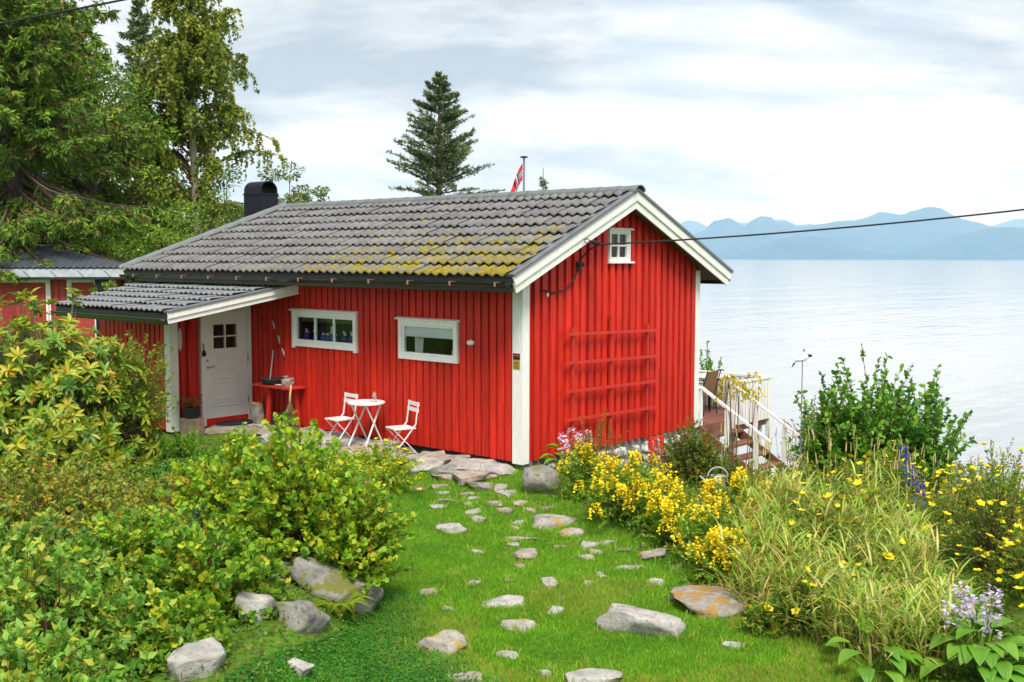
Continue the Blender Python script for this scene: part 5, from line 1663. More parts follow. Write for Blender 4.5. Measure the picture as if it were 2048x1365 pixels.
# hostas: each leaf a part
def hosta(label, x, y, nl, L, spikes, hs, zoff=0, arc=(0, 6.28), group='hostas'):
    z = hz(x, y) + zoff
    t = thing('hosta', label, 'hosta', (x, y, z), group)
    for k in range(nl):
        a_ = arc[0] + (arc[1] - arc[0]) * (k + random.uniform(-.3, .3)) / nl * 1.0 if k % 2 else random.uniform(*arc)
        tier = random.random()
        ln = L * random.uniform(.75, 1.1)
        stem = (.12 + .32 * (1 - tier)) * L / .26
        hgt = (.10 + .30 * tier) * L / .26
        p0 = Vector((x + math.cos(a_) * stem * .9, y + math.sin(a_) * stem * .9, z + hgt))
        # heart-shaped cupped blade with drooping tip, ribbed
        nu, nv = 10, 6
        vs, fs = [], []
        for i in range(nu + 1):
            u = i / nu
            wd = ln * .31 * (math.sin(math.pi * min(1, u * .90 + .10) ** .82)) ** .8 * (1 if i else .5)
            for j in range(nv + 1):
                v = j / nv * 2 - 1
                lx = u * ln - (.10 * ln * abs(v) if i == 0 else 0)
                lz = .22 * ln * math.sin(u * 2.2) - .45 * ln * u ** 2.2 + .05 * ln * abs(v) + (.008 if j % 2 else 0)
                vs.append((lx, v * wd, lz))
        for i in range(nu):
            for j in range(nv):
                q = i * (nv + 1) + j
                fs.append((q, q + nv + 1, q + nv + 2, q + 1))
        mb = MB(); mb.add(vs, fs, Matrix.Translation(p0) @ Matrix.Rotation(a_ + random.uniform(-.3, .3), 4, 'Z') @ Matrix.Rotation(-.15 + .3 * (1 - tier), 4, 'Y'))
        part('leaf', mb, GREENS['hosta'][k % 2], t, smooth=True)
        mb = MB(); mb.tube([(x, y, z), p0], .006, 4); part('leaf_stalk', mb, GREENS['hosta'][1], t)
    sp = [spike_mesh('flower_spike', .24, .05, 40, LILAC, .045) for _ in range(2)]
    for k in range(spikes):
        a_ = random.uniform(0, 6.28); rr_ = random.uniform(.08, .46)
        top_ = Vector((x + math.cos(a_) * rr_, y + math.sin(a_) * rr_, z + hs * random.uniform(.75, 1.05)))
        mb = MB(); mb.tube([(x, y, z), ((x + top_.x) / 2, (y + top_.y) / 2, z + hs * .5), top_], .006, 5); part('flower_stalk', mb, GREENS['astilbe'][0], t)
        put('flower_spike', sp, [top_ - Vector((0, 0, .12))], t, (.9, 1.2), .2)
hosta('large hosta with lilac flower spikes in the bottom right corner', *gp(8.85, 3.95), 56, .27, 8, .66)
hosta('hosta with broad leaves half hidden under the tall striped grass', *gp(8.95, 3.05), 14, .22, 0, .4)
hosta('hosta with lilac flowers at the white house corner', .55, -.45, 18, .26, 6, .54)
# striped grass: arching blades
gm = leafset('striped_grass_blade', [(.36, .46, .05), (.52, .56, .16), (.20, .38, .03), (.56, .46, .14), (.50, .38, .09)], trans=.3)
def blades(n, S_, len_, w_, mats, lean=.45, wts=None, patchy=False):
    a_ = rnd(n, 0, 6.28)
    h = RNG.uniform(*len_, n)
    if patchy:      # tussocks of different height and lean
        pn = np.array([mnoise.noise(Vector((p[0] * 1.6, p[1] * 1.6, 1.7))) for p in S_])
        h = h * (1 + .45 * pn)
        a_ = a_ * .6 + 4.0 * np.array([mnoise.noise(Vector((p[0] * 2.3, p[1] * 2.3, 7.7))) for p in S_])
    out = np.stack([np.cos(a_), np.sin(a_), np.zeros(n)], 1)
    ln = rnd(n, .15, 1.0) * lean
    m_ = S_ + out * (h * ln * rnd(n, -.1, .5))[:, None] + np.array([0, 0, 1.]) * (h * rnd(n, .5, .8))[:, None]
    e_ = S_ + out * (h * ln)[:, None] + np.array([0, 0, 1.]) * (h * (1 - .38 * ln))[:, None]
    pa = bez(S_, m_, e_, 5)
    side = np.stack([-np.sin(a_ + rnd(n, -.9, .9)), np.cos(a_), np.zeros(n)], 1)
    side = norm(side)
    prof = np.array([.7, 1, .9, .6, .04])
    wv = RNG.uniform(*w_, n)
    A = pa - side[:, None] * (wv[:, None] * prof)[..., None] / 2
    B = pa + side[:, None] * (wv[:, None] * prof)[..., None] / 2
    V = np.stack([A, B], 2).reshape(-1, 3)
    i0 = (np.arange(n)[:, None] * 10 + np.arange(4)[None] * 2)
    Fc = np.stack([i0, i0 + 1, i0 + 3, i0 + 2], -1).reshape(-1, 4)
    mi = np.repeat(RNG.choice(len(mats), n, p=wts), 4)
    return V, Fc, mi
def zone(n, f):
    out = []
    while len(out) < n:
        s, t_ = random.uniform(7.5, 19), random.uniform(-8, 9)
        if f(s, t_) > random.random():
            out.append(gp(s, t_))
    q = np.array(out)
    return np.stack([q[:, 0], q[:, 1], height(q[:, 0], q[:, 1]) - .01], 1)
def tri(lo, hi, x, e=.25):
    return max(0., min(1., (x - lo) / e)) * max(0., min(1., (hi - x) / e))
def grass_zone(s, t_):
    lo = np.interp(s, [8.7, 9.2, 10.0, 11.0, 12.0, 14.0, 15.0], [3.3, 2.9, 2.45, 2.15, 2.5, 3.0, 3.4])
    hi = np.interp(s, [8.7, 9.4, 10.5, 12, 15], [3.8, 4.1, 4.3, 4.6, 5.0])
    return tri(lo, hi, t_) if 8.8 < s < 13.0 else 0
S_ = zone(2300, grass_zone)
V, Fc, Mi = blades(len(S_), S_, (.20, .66), (.012, .028), gm, 1.0, [.34, .16, .34, .08, .08], True)
S2 = zone(1350, grass_zone)                      # leafy stems: strap leaves standing off an upright stalk
n_ = len(S2)
pn = np.array([mnoise.noise(Vector((p[0] * 1.6, p[1] * 1.6, 1.7))) for p in S2])
h_ = rnd(n_, .30, .66) * (1 + .5 * pn)
E2 = S2 + np.stack([rnd(n_, -.16, .16), rnd(n_, -.16, .16), h_], 1)
pth = bez(S2, (S2 + E2) / 2 + RNG.normal(size=(n_, 3)) * np.array([.03, .03, 0]), E2, 5)
Vs, Fs = tubes_np(pth, np.full(n_, .005), np.full(n_, .003))
per = 7
tt = .25 + .75 * (np.arange(per)[None] + rnd((n_, per))) / per
f = tt * 4; i0 = np.clip(f.astype(int), 0, 3); w_ = (f - i0)[..., None]
rows = np.arange(n_)[:, None]
P = (pth[rows, i0] * (1 - w_) + pth[rows, i0 + 1] * w_).reshape(-1, 3)
a_ = rnd(n_ * per, 0, 6.28)
D = np.stack([np.cos(a_), np.sin(a_), rnd(n_ * per, .15, 1.5)], 1)
N = np.stack([-np.cos(a_) * .8, -np.sin(a_) * .8, np.full(n_ * per, .6)], 1)
L = rnd(n_ * per, .14, .34)
tone = RNG.choice(5, n_ * per, p=[.34, .24, .30, .06, .06])
Vl, Fl, Ml = stamp((np.array([(-.4, 0, 0), (.4, 0, 0), (-.5, .4, .06), (.5, .4, .06), (-.35, .75, .02), (.35, .75, .02), (0, 1, -.14), (0, 1, -.14)]), np.array([(0, 1, 3, 2), (2, 3, 5, 4), (4, 5, 7, 6)])), P, D, N, L, rnd(n_ * per, .012, .024), tone)
V, Fc, Mi = merge([(V, Fc, Mi), (Vs, Fs, np.full(len(Fs), 3)), (Vl, Fl, Ml)])
tag(link('striped_grass', npmesh('striped_grass', V, Fc, gm, Mi)), 'tall pale striped ornamental grass filling the right bed', 'grass', kind='stuff')
# dry skirt of the grass
S_ = zone(1800, lambda s, t_: grass_zone(s, t_) if s < 11.5 else 0)
V, Fc, Mi = blades(len(S_), S_, (.25, .5), (.010, .022), [STRAW, gm[4]], 1.1)
tag(link('dry_grass', npmesh('dry_grass', V, Fc, [STRAW, gm[4]], Mi)), 'dry straw-coloured blades at the foot of the striped grass', 'grass', kind='stuff')
# cat's-tail grass heads
S_ = zone(120, lambda s, t_: tri(2.9, 6.6, t_) if 11.5 < s < 16.5 else 0)
n_ = len(S_)
h_ = rnd(n_, .45, 1.05)
E_ = S_ + np.stack([rnd(n_, -.10, .10), rnd(n_, -.10, .10), h_], 1)
p1 = bez(S_, (S_ + E_) / 2 + [0, 0, .1], E_, 5)
V1, F1 = tubes_np(p1, np.full(n_, .004), np.full(n_, .003))
H_ = E_ + np.stack([rnd(n_, -.03, .03), rnd(n_, -.03, .03), rnd(n_, .10, .17)], 1)
p2 = bez(E_, (E_ + H_) / 2, H_, 4)
V2, F2 = tubes_np(p2, np.full(n_, .010), np.full(n_, .005), 5)
V, Fc, Mi = merge([(V1, F1, np.zeros(len(F1), int)), (V2, F2, np.ones(len(F2), int))])
tag(link('timothy_grass', npmesh('timothy_grass', V, Fc, [gm[0], STRAW], Mi)), 'tan cat-tail grass heads standing above the yellow flowers', 'grass', kind='stuff')
# kerria / cinquefoil bushes with single yellow flowers
def cinquefoil(label, base, domes, ntw, nfl, sc=(1.0, 1.5)):
    t, pth = shrub('cinquefoil_bush', label, 'shrub', base, domes, ntw, 26, .046, .026, GREENS['kerria'], start=.3, stem=.005, group='yellow cinquefoil bushes', inner=.55)
    put('flower', YFLOWER, [pth[i][-1] + np.array([0, 0, .012]) for i in RNG.choice(len(pth), min(nfl, len(pth)), replace=False)], t, sc, .9)
x, y = gp(11.4, 5.25)
cinquefoil('tall cinquefoil bush with yellow flowers at the right edge of the photo', (x, y, hz(x, y)), [((x, y, -.1), (.85, .75, 1.22)), ((*gp(10.6, 5.3), -.2), (.8, .7, .85))], 440, 210, (1.1, 1.8))
x, y = gp(10.0, 2.78)
cinquefoil('low cinquefoil bush with large yellow flowers in front of the striped grass', (x, y, hz(x, y)), [((x, y, -.35), (.42, .38, .52)), ((*gp(9.9, 2.4), -.4), (.28, .28, .38))], 200, 30, (1.3, 1.9))
x, y = gp(11.6, 3.3)
cinquefoil('cinquefoil flowers growing up through the striped grass', (x, y, hz(x, y)), [((x, y, -.4), (.8, .7, .95)), ((*gp(12.4, 3.9), -.4), (.8, .7, 1.0)), ((*gp(10.8, 3.6), -.4), (.5, .5, .85))], 330, 150, (1.2, 2.0))
x, y = gp(15.2, 5.3)
cinquefoil('wide low cinquefoil hedge with orange-yellow flowers before the blue larkspur', (x, y, hz(x, y)), [((x, y, -.35), (1.1, .9, .76)), ((*gp(14.4, 4.2), -.35), (.9, .8, .80)), ((*gp(14.0, 6.2), -.35), (1.0, .9, .85)), ((*gp(13.0, 5.6), -.35), (.8, .7, .85))], 760, 299, (1.0, 1.9))
# larkspur
for s, t_, hh, lb in ((14.4, 5.28, .96, 'tall deep blue larkspur spike in front of the serviceberry bush'), (13.2, 4.98, .56, 'short violet-blue larkspur among the yellow flowers')):
    x, y = gp(s, t_)
    t = thing('larkspur', lb, 'flower', (x, y, hz(x, y)))
    mb = MB(); mb.tube([(x, y, hz(x, y)), (x, y, hz(x, y) + hh * .75)], .008, 5); part('stem', mb, GREENS['loose'][0], t)
    sp = [spike_mesh('flower_spike', .34, .055, 70, BLUEP, .04)]
    put('flower_spike', sp, [(x, y, hz(x, y) + hh * .68), (x + .05, y - .06, hz(x, y) + hh * .5)], t, (.9, 1.1), .15)
# ragwort on tall stems at the stairs
x, y = gp(17.3, 3.68)
t = thing('tall_ragwort', 'tall thin-stemmed plant with yellow flower heads in front of the deck stairs', 'flowers', (x, y, hz(x, y)))
n_ = 9
S_ = np.stack([x + rnd(n_, -.22, .22), y + rnd(n_, -.22, .22), np.full(n_, hz(x, y))], 1)
E_ = S_ + np.stack([rnd(n_, -.12, .12), rnd(n_, -.12, .12), rnd(n_, 1.35, 1.75)], 1)
V, Fc = tubes_np(bez(S_, (S_ + E_) / 2 + [0.03, 0, 0], E_, 5), np.full(n_, .009), np.full(n_, .005))
link('stems', npmesh('stems', V, Fc, TWIG), t)
put('flower_head', [spike_mesh('flower_head', .16, .13, 80, leafset('ragwort_bloom', [(.66, .54, .03), (.44, .42, .03)]), .045)], [e_ - np.array([0, 0, .06]) for e_ in E_], t, (.9, 1.2), .3)
x, y = gp(16.9, 3.6)
shrub('lady_mantle', 'yellow-green frothy herb clump around the foot of the deck stairs', 'plant', (x, y, hz(x, y)), [((x, y, -.65), (.6, .5, .62)), ((*gp(17.2, 4.3), -.75), (.6, .5, .60)), ((*gp(15.6, 3.6), -.5), (.7, .5, .55))], 300, 36, .04, .026, leafset('mantle_leaf', [(.26, .32, .03), (.36, .36, .04), (.12, .22, .02)]), start=.3, stem=.004)
# serviceberry shrub on the slope
x, y = gp(18.3, 6.05)
zb = hz(x, y)
shrub('serviceberry', 'large dark green leafy bush standing against the water', 'shrub', (x, y, zb), [((x, y, zb + .9), (1.3, 1.1, 1.75)), ((*gp(18.3, 5.4), zb + .7), (.75, .8, 1.5)), ((*gp(18.2, 7.1), zb + .8), (.95, .8, 1.4)), ((x, y, zb + .5), (1.35, 1.1, 1.5)), ((*gp(18.2, 6.6), zb + .6), (1.1, .9, 1.6))], 560, 38, .108, .062, GREENS['service'], start=.28, stem=.014, inner=.3, low=-.35, spread=1.05, arch=.25)
x, y = gp(20.6, 6.0)
zb = hz(x, y)
shrub('slope_thicket', 'olive-brown thicket on the bank behind the deck stairs', 'shrub', (x, y, zb), [((x, y, zb + .2), (1.2, 1.0, 1.7)), ((*gp(20.8, 6.6), zb), (1.3, 1.0, 1.4)), ((*gp(21.0, 8.2), zb - .3), (1.6, 1.0, 1.1))], 420, 30, .06, .03, leafset('thicket_leaf', [(.13, .16, .03), (.20, .18, .05), (.08, .13, .02), (.26, .18, .07)]), start=.25, stem=.009, low=-.2)
x, y = gp(23.4, 4.25)
zb = hz(x, y)
shrub('deck_shrub', 'dark green shrub top showing between the gable corner and the deck railing', 'shrub', (x, y, zb), [((x, y, zb + 1.3), (.6, .6, 1.5))], 110, 40, .08, .045, GREENS['service'], start=.5, stem=.012)
x, y = gp(17.0, 8.6)
zb = hz(x, y)
shrub('bank_bushes', 'green weeds along the bank edge at the far right', 'plant', (x, y, zb), [((x, y, zb), (1.2, 1.0, .75)), ((*gp(16.0, 7.4), hz(*gp(16.0, 7.4))), (1.2, 1.0, .55))], 300, 34, .06, .03, GREENS['loose'], start=.25, stem=.005)

# ---- lawn and ground cover
def lawn_zone(s, t_):
    lo = np.interp(s, [5, 8.2, 9.5, 11, 14, 16.5], [-2.2, -1.95, -1.5, -1.3, -1.7, -2.4])
    hi = np.interp(s, [5, 8.2, 9.1, 10.3, 11, 12.8, 14.2, 16.2], [4.4, 3.7, 3.15, 2.5, 2.0, 1.72, .95, .15])
    return (1. if lo < t_ < hi else 0.) if 5 < s < 16.3 else 0.
def fast_zone(n, lo_s, hi_s, lo_t, hi_t, f):
    s, t_ = rnd(n, lo_s, hi_s), rnd(n, lo_t, hi_t)
    ok = f(s, t_)
    s, t_ = s[ok], t_[ok]
    X, Y = gp(s, t_)
    return np.stack([X, Y, height(X, Y)], 1)
def lawn_mask(s, t_):
    lo = np.interp(s, [5, 8.2, 9.5, 11, 14, 16.5], [-2.2, -1.95, -1.5, -1.3, -1.7, -2.4])
    hi = np.interp(s, [5, 8.2, 9.1, 10.3, 11, 12.8, 14.2, 16.2], [4.4, 3.7, 3.15, 2.5, 2.0, 1.72, .95, .15])
    j = rnd(len(s), -.12, .12)
    return (t_ > lo + j) & (t_ < hi + j)
lawnm = leafset('lawn_blade', [(.15, .38, .012), (.21, .44, .018), (.10, .30, .012), (.28, .42, .03), (.40, .36, .08)], trans=.35, rough=.6)
P = fast_zone(560000, 7.3, 16.3, -2.6, 4.4, lawn_mask)
# keep blades sparser far away, and leave the stones bare
sP, tP = st(P[:, 0], P[:, 1])
keep = rnd(len(P)) < np.interp(sP, [7.5, 11, 16], [1.0, .75, .5])
for x, y, w_, d_, h_, rz, mi_, lb in big:
    keep &= ((P[:, 0] - x) ** 2 + (P[:, 1] - y) ** 2) > (.31 * (w_ + d_) / 2) ** 2
for x, y, s, mi_ in small:
    keep &= ((P[:, 0] - x) ** 2 + (P[:, 1] - y) ** 2) > (.30 * s) ** 2
P = P[keep]
n_ = len(P)
patch = np.array([mnoise.noise(Vector((a_ * .9, b_ * .9, 3.3))) for a_, b_ in P[:, :2]])
D = norm(RNG.normal(size=(n_, 3)) * np.array([.55, .55, .1]) + np.array([0, 0, 1.]))
mi = RNG.choice(5, n_, p=[.36, .28, .2, .12, .04])
mi = np.where((patch > .25) & (rnd(n_) < .5), np.where(rnd(n_) < .5, 3, 4), mi)
mi = np.where((patch < -.25) & (rnd(n_) < .6), 2, mi)
L = rnd(n_, .025, .065) * (1 + .5 * np.clip(patch, -.6, .6))
V, Fc, Mi = stamp((np.array([(-.5, 0, 0), (.5, 0, 0), (0, 1, .12)]), np.array([(0, 1, 2)])), P, D, norm(rdir(n_) * np.array([1, 1, .3])), L, rnd(n_, .005, .010), mi)
tag(link('lawn_grass', npmesh('lawn_grass', V, Fc, lawnm, Mi)), 'short green lawn grass between the stones', 'grass', kind='stuff')
# clover mat on the left of the lawn
P = fast_zone(60000, 7.2, 11.0, -2.4, .6, lambda s, t_: (t_ < np.interp(s, [7, 8.5, 9.5, 11], [.35, -.1, -.75, -1.1]) + rnd(len(s), -.35, .2)) & (t_ > np.interp(s, [7, 8.2, 9.5, 11], [-2.4, -2.0, -1.6, -1.5])))
n_ = len(P)
P[:, 2] += rnd(n_, .015, .055)
clm = leafset('clover_leaf', [(.045, .22, .02), (.07, .27, .025), (.035, .16, .02)])
V, Fc, Mi = stamp(QUAD, P, norm(rdir(n_) * np.array([1, 1, .25])), norm(rdir(n_) * .4 + [0, 0, 1.]), rnd(n_, .018, .030), rnd(n_, .016, .026), RNG.integers(0, 3, n_))
tag(link('clover', npmesh('clover', V, Fc, clm, Mi)), 'dark green clover mat in the left of the lawn', 'clover', kind='stuff')
# weeds and leaves covering the beds
P = fast_zone(100000, 7.0, 18.5, -9.5, 9.5, lambda s, t_: ((t_ < np.interp(s, [7, 9.5, 11, 14, 16.5, 18], [-2.0, -1.5, -1.25, -1.6, -2.2, -3.5])) | (t_ > np.interp(s, [7, 9, 10.3, 12.8, 14.2, 16.2], [4.4, 3.2, 2.5, 1.8, 1.0, .4]))))
okp = ~((P[:, 0] > -.95) & (P[:, 1] > -.15) & (P[:, 0] < 5.2))
P = P[okp]
n_ = len(P)
P[:, 2] += rnd(n_, .0, .10)
wdm = leafset('weed_leaf', [(.10, .20, .02), (.16, .24, .03), (.06, .13, .02), (.24, .22, .04), (.20, .12, .05)])
V, Fc, Mi = stamp(QUAD, P, norm(rdir(n_) * np.array([1, 1, .5]) + [0, 0, .3]), norm(rdir(n_) * .7 + [0, 0, 1.]), rnd(n_, .03, .07), rnd(n_, .018, .035), RNG.choice(5, n_, p=[.34, .26, .2, .12, .08]))
tag(link('ground_cover', npmesh('ground_cover', V, Fc, wdm, Mi)), 'low mixed weeds and leaves covering the garden beds', 'ground cover', kind='stuff')
# grass tufts along edges of the flagstones, beds and stones
P = fast_zone(9000, 8.0, 19.0, -6, 5, lambda s, t_: np.abs(t_ - np.interp(s, [8, 9.1, 10.3, 11, 12.8, 14.2, 16.2, 19], [3.6, 3.1, 2.45, 2.0, 1.7, .95, .1, -2.5])) < .16)
V, Fc, Mi = blades(len(P), P, (.08, .24), (.006, .011), [lawnm[0], lawnm[1], lawnm[3]], .8)
tag(link('edge_grass', npmesh('edge_grass', V, Fc, [lawnm[0], lawnm[1], lawnm[3]], Mi)), 'longer grass tufts along the edge of the right bed', 'grass', kind='stuff')

# tufts and brown moss crowding the stones
tu = []
for x, y, rr_ in [(q[0], q[1], (q[2] + q[3]) / 4) for q in big] + [(q[0], q[1], q[2] * .45) for q in small]:
    k_ = int(60 * rr_ + 12)
    a_ = rnd(k_, 0, 6.28); r_ = rr_ * rnd(k_, .85, 1.35)
    tu.append(np.stack([x + np.cos(a_) * r_, y + np.sin(a_) * r_, np.zeros(k_)], 1))
tu = np.concatenate(tu); tu[:, 2] = height(tu[:, 0], tu[:, 1]) - .005
tu = np.repeat(tu, 4, 0) + RNG.normal(size=(len(tu) * 4, 3)) * np.array([.025, .025, 0])
V, Fc, Mi = blades(len(tu), tu, (.04, .13), (.005, .010), [lawnm[0], lawnm[1], lawnm[3], lawnm[4]], .9)
tag(link('stone_edge_grass', npmesh('stone_edge_grass', V, Fc, [lawnm[0], lawnm[1], lawnm[3], lawnm[4]], Mi)), 'tufts of longer grass crowding round the lawn stones', 'grass', kind='stuff')

# ---- trees
def tp(px, d):
    return gp(d, (px - 1024) / FPX * d)
SPRTWIG = mat('spruce_twig', (.12, .085, .06), .9, .3, 12)
def spruce(label, x, y, H, Rb, mats, z0=.0, dead=.25, name='spruce_tree', spacing=.42, per=7, droop=.35, lat=15, bl=9, blen=.15, bw=.045, topsparse=False, power=.85, zmin=.06):
    zb = hz(x, y)
    H = H - zb
    t = thing(name, label, 'tree', (x, y, zb))
    mb = MB()
    mb.tube([(x, y, zb - .3), (x + .03, y, zb + H * .35), (x - .02, y + .03, zb + H * .7), (x, y, zb + H)], [H * .017 + .04, H * .013 + .02, H * .007 + .012, .01], 8)
    part('trunk', mb, BARK, t, True)
    hs_ = []
    h = H * zmin
    while h < H * .985:
        hs_ += [h + random.uniform(-.15, .15) for _ in range(per if h < H * .8 else max(3, per - 2))]
        h += spacing * (1 if h < H * .7 else .75)
    hs_ = np.array(hs_)
    n = len(hs_)
    a_ = rnd(n, 0, 6.28)
    fr = np.clip(1 - hs_ / H, 0.02, 1)
    ln = Rb * fr ** power * rnd(n, .5, 1.14) + .05
    S_ = np.stack([np.full(n, x), np.full(n, y), zb + hs_], 1)
    out = np.stack([np.cos(a_), np.sin(a_), np.zeros(n)], 1)
    up_ = np.where(fr < .3, .45, np.where(fr < .6, .08, -.12)) * rnd(n, .6, 1.3)
    E_ = S_ + out * ln[:, None] + np.array([0, 0, 1.]) * (ln * (up_ - droop * .25))[:, None]
    M_ = S_ + out * (ln * .5)[:, None] + np.array([0, 0, 1.]) * (ln * (up_ * .5 - droop * .35))[:, None]
    pa = bez(S_, M_, E_, 8)
    V1, F1 = tubes_np(pa, .012 + ln * .010, np.full(n, .006), 4)
    # side twigs
    tt = rnd((n, lat), .12, 1.0)
    f = tt * 7; i0 = np.clip(f.astype(int), 0, 6); w_ = (f - i0)[..., None]
    rows = np.arange(n)[:, None]
    Q = pa[rows, i0] * (1 - w_) + pa[rows, i0 + 1] * w_
    T = norm(pa[rows, i0 + 1] - pa[rows, i0])
    sgn = np.where(rnd((n, lat)) < .5, -1, 1)[..., None]
    sd = norm(np.cross(T, np.array([0, 0, 1.])))
    dl = norm(sd * sgn * rnd((n, lat), .5, 1)[..., None] + T * .7 + np.array([0, 0, -1.]) * (droop * rnd((n, lat), .2, 1.4))[..., None])
    ll = (.18 + .30 * ln[:, None] * (1 - tt) * rnd((n, lat), .5, 1.1)) * np.minimum(1, ln[:, None] / .9 + .12)
    Q2 = Q + dl * ll[..., None]
    deadm = (rnd(n) < dead)
    isdead = np.repeat(deadm[:, None], lat, 1) & (tt < .75)
    lp = bez(Q.reshape(-1, 3), ((Q + Q2) / 2 + np.array([0, 0, -.02])).reshape(-1, 3), Q2.reshape(-1, 3), 3)
    V2, F2 = tubes_np(lp, np.full(len(lp), .007), np.full(len(lp), .003), 3)
    # needle sprays
    live = ~isdead.ravel()
    q0, q1 = Q.reshape(-1, 3)[live], Q2.reshape(-1, 3)[live]
    m = len(q0)
    u = rnd((m, bl))
    P = q0[:, None] + (q1 - q0)[:, None] * u[..., None]
    dd = norm(q1 - q0)[:, None] + RNG.normal(size=(m, bl, 3)) * .55 + np.array([0, 0, -.12 - .3 * droop])
    tone = RNG.choice(len(mats), size=(m, 1), p=[.45, .3, .2, .05] if len(mats) == 4 else [.5, .35, .15])
    mi = np.where(rnd((m, bl)) < .6, np.repeat(tone, bl, 1), RNG.integers(0, len(mats), (m, bl))).ravel()
    nb = m * bl
    V, Fc, Mi = stamp(QUAD, P.reshape(-1, 3), dd.reshape(-1, 3), rdir(nb), blen * rnd(nb, .6, 1.25), bw * rnd(nb, .7, 1.3), mi)
    Vb, Fb = np.concatenate([V1, V2]), np.concatenate([F1, F2 + len(V1)])
    link('branches', npmesh('branches', Vb, Fb, SPRTWIG), t)
    tag(link('crown', npmesh('crown', V, Fc, mats, Mi), t), kind='stuff')
spruce('huge spruce with brown lower branches at the left edge of the photo', *tp(30, 29), 15.0, 4.6, GREENS['spruce'], dead=.16, spacing=.40, per=9, droop=.75, lat=26, bl=20, blen=.20, bw=.055, power=.42, zmin=.22)
spruce('second dark spruce close behind the huge spruce', *tp(118, 34), 13.2, 3.0, GREENS['spruce'], dead=.05, spacing=.5, per=7, droop=.6, lat=16, bl=13, blen=.22, bw=.065, power=.5, zmin=.2)
spruce('tall dark spruce rising behind the birch', *tp(292, 46), 14.2, 3.1, GREENS['spruceblue'], dead=.0, spacing=.45, per=7, droop=.35, lat=12, bl=8, blen=.22, bw=.07, power=.8)
spruce('dense young spruce rising above the middle of the roof', *tp(880, 42), 10.1, 6.4, GREENS['spruceblue'], dead=.0, spacing=.33, per=8, droop=-.15, lat=20, bl=12, blen=.14, bw=.034, power=.92, zmin=.48)
spruce('thin little spruce top beside the flagpole', *tp(1085, 44), 6.7, 1.0, GREENS['spruceblue'], dead=.0, spacing=.36, per=4, droop=.1, lat=5, bl=6, blen=.14, bw=.04, power=.8, zmin=.5)

def birch(label, x, y, H, R, n=95, ns=22):
    zb = hz(x, y)
    H = H - zb
    t = thing('birch_tree', label, 'tree', (x, y, zb))
    mb = MB(); tr_ = [(x, y, zb - .3), (x + .1, y - .05, zb + H * .3), (x - .05, y + .05, zb + H * .65), (x + .1, y, zb + H)]
    mb.tube(tr_, [.20, .15, .09, .02], 8); part('trunk', mb, BIRCH, t, True)
    hh = H * (.16 + .80 * rnd(n) ** .85)
    a_ = rnd(n, 0, 6.28)
    prof = np.interp(hh / H, [.1, .3, .48, .62, .8, 1.0], [.65, 1.0, 1.0, .72, .46, .14])
    ln = R * prof * rnd(n, .55, 1.1)
    S_ = np.stack([np.full(n, x), np.full(n, y), zb + hh], 1)
    out = np.stack([np.cos(a_), np.sin(a_), np.zeros(n)], 1)
    E_ = S_ + out * ln[:, None] + np.array([0, 0, 1.]) * (ln * rnd(n, .05, .55))[:, None]
    M_ = S_ + out * (ln * .45)[:, None] + np.array([0, 0, 1.]) * (ln * .55)[:, None]
    pa = bez(S_, M_, E_, 8)
    V1, F1 = tubes_np(pa, .02 + ln * .012, np.full(n, .008), 4)
    tt = rnd((n, ns), .25, 1.0)
    f = tt * 7; i0 = np.clip(f.astype(int), 0, 6); w_ = (f - i0)[..., None]
    rows = np.arange(n)[:, None]
    Q = (pa[rows, i0] * (1 - w_) + pa[rows, i0 + 1] * w_).reshape(-1, 3)
    m = len(Q)
    o2 = rdir(m) * np.array([1.5, 1.5, .4])
    hl = rnd(m, .25, 1.05)
    Q2 = Q + o2 * (hl * .35)[:, None] - np.array([0, 0, 1.]) * (hl * .8)[:, None]
    lp = bez(Q, Q + o2 * (hl * .35)[:, None] + np.array([0, 0, .08]), Q2, 5)
    V2, F2 = tubes_np(lp[:, ::2], np.full(m, .007), np.full(m, .003), 3)
    Vb, Fb = np.concatenate([V1, V2]), np.concatenate([F1, F2 + len(V1)])
    link('branches', npmesh('branches', Vb, Fb, TWIG), t)
    V, Fc, Mi = twig_leaves(lp, 30, .0, .125, .095, 4, QUAD, lift=-.35, upn=.2, wts=[.35, .3, .2, .15])
    tag(link('crown', npmesh('crown', V, Fc, GREENS['birch'], Mi), t), kind='stuff')
birch('tall drooping birch standing behind the cabin at the left', *tp(392, 36), 13.8, 2.95, 118, 22)
birch('smaller birch merging with the tall birch low on its left', *tp(280, 38), 8.4, 2.8, 60, 20)

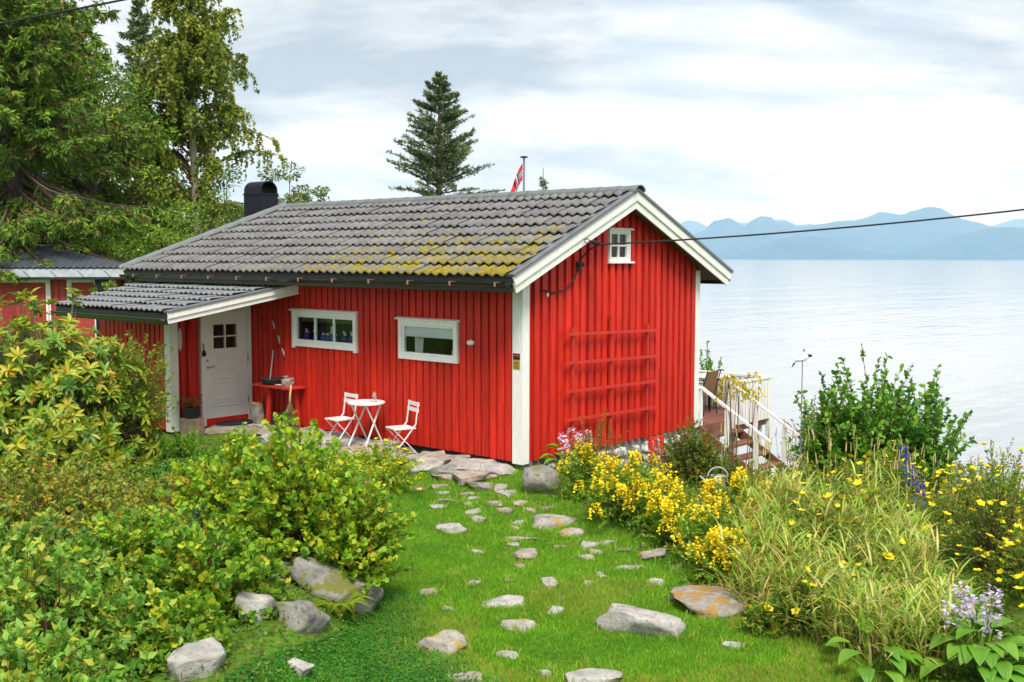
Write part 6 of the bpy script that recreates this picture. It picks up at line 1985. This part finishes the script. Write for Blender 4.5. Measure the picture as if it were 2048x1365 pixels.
def broadleaf(label, x, y, H, R, mats, nclump=70, per=220, L=.12, name='broadleaf_tree', zc=.58, wts=None):
    zb = hz(x, y)
    H = H - zb
    t = thing(name, label, 'tree', (x, y, zb), 'background trees')
    mb = MB(); mb.tube([(x, y, zb - .3), (x + .05, y, zb + H * .4), (x, y + .05, zb + H * .75)], [.14, .10, .04], 8); part('trunk', mb, BARK, t, True)
    d = rdir(nclump)
    rr = rnd(nclump, .35, 1.0) ** .5
    Cc = np.array([x, y, zb + H * zc]) + d * rr[:, None] * np.array([R, R, H * (1 - zc)])
    Cc[:, 2] = np.maximum(Cc[:, 2], zb + .4)
    S_ = np.stack([np.full(nclump, x), np.full(nclump, y), zb + np.clip(Cc[:, 2] - zb - R * .5, .3, H * .7)], 1)
    pa = bez(S_, (S_ + Cc) / 2 + [0, 0, .2], Cc, 6)
    V, Fc = tubes_np(pa, np.full(nclump, .045), np.full(nclump, .012), 4)
    link('branches', npmesh('branches', V, Fc, BARK), t)
    n = nclump * per
    cr = R * rnd(nclump, .20, .36)
    ci = np.repeat(np.arange(nclump), per)
    dd = rdir(n); dd[:, 2] *= .65
    P = Cc[ci] + dd * (cr[ci] * rnd(n, .3, 1.05) ** .6)[:, None]
    D = norm(dd + rdir(n) * .8 + [0, 0, -.25])
    N = norm(dd * .6 + rdir(n) * .6 + [0, 0, .7])
    nm = len(mats)
    tone = RNG.choice(nm, nclump, p=wts)
    mi = np.where(rnd(n) < .6, tone[ci], RNG.choice(nm, n, p=wts))
    sz = rnd(n, .6, 1.2) * L
    V, Fc, Mi = stamp(QUAD, P, D, N, sz, sz * .6, mi)
    tag(link('crown', npmesh('crown', V, Fc, mats, Mi), t), kind='stuff')
broadleaf('light green leafy tree between the huge spruce and the birch', *tp(195, 34), 9.6, 2.5, GREENS['light'], 90, 200, .13)
broadleaf('dark dense tree behind the huge spruce', *tp(10, 37), 12.5, 3.6, GREENS['broad'], 95, 200, .18)
broadleaf('dark leafy tree filling the gap left of the birch', *tp(120, 44), 10.0, 3.6, GREENS['broad'], 70, 200, .18)
broadleaf('round dark tree low behind the chimney', *tp(455, 40), 6.4, 2.0, GREENS['broad'], 50, 230, .12)
broadleaf('dark green tree behind the shed roof', *tp(60, 38), 6.4, 3.2, GREENS['broad'], 55, 200, .13)
broadleaf('yellow-green bush above the left end of the cabin roof', *tp(255, 30), 4.5, 1.6, GREENS['light'], 45, 220, .09, name='leafy_bush', zc=.45)
broadleaf('bright green bush between shed and cabin', *tp(330, 29), 4.6, 1.5, GREENS['light'], 45, 220, .09, name='leafy_bush', zc=.45)
broadleaf('dark bush behind the hip end of the roof', *tp(420, 33), 5.2, 1.6, GREENS['broad'], 45, 220, .10, name='leafy_bush', zc=.45)
broadleaf('small bush beside the shed downpipe', *tp(228, 27), 2.9, .7, GREENS['light'], 30, 200, .07, name='leafy_bush', zc=.45)
broadleaf('gnarled pine with dark crown behind the chimney', *tp(580, 44), 6.9, 1.55, GREENS['pine'], 60, 220, .14, name='pine_tree', zc=.62)
broadleaf('lower pine crown right of the chimney', *tp(640, 45), 6.2, 1.15, GREENS['pine'], 34, 200, .13, name='pine_tree', zc=.66)
broadleaf('distant bush top just above the ridge right of the pines', *tp(690, 47), 5.7, .6, GREENS['pine'], 14, 150, .11, name='pine_tree', zc=.75)

# ================================================================== haze over the fjord
hm = bpy.data.materials.new('thin_haze'); hm.use_nodes = True
hn, hl_ = hm.node_tree.nodes, hm.node_tree.links
hn.clear()
ho_ = hn.new('ShaderNodeOutputMaterial'); hv = hn.new('ShaderNodeVolumePrincipled')
hv.inputs['Color'].default_value = (.32, .58, .92, 1)
hv.inputs['Density'].default_value = 1.05e-4
hv.inputs['Absorption Color'].default_value = (1, 1, 1, 1)
hv.inputs['Anisotropy'].default_value = 0.0
hl_.new(hv.outputs['Volume'], ho_.inputs['Volume'])
mb = MB(); mb.box(-11500, 33500, -23500, 33500, -14.5, 640)
tag(link('haze', mb.mesh('haze', hm)), kind='stuff')
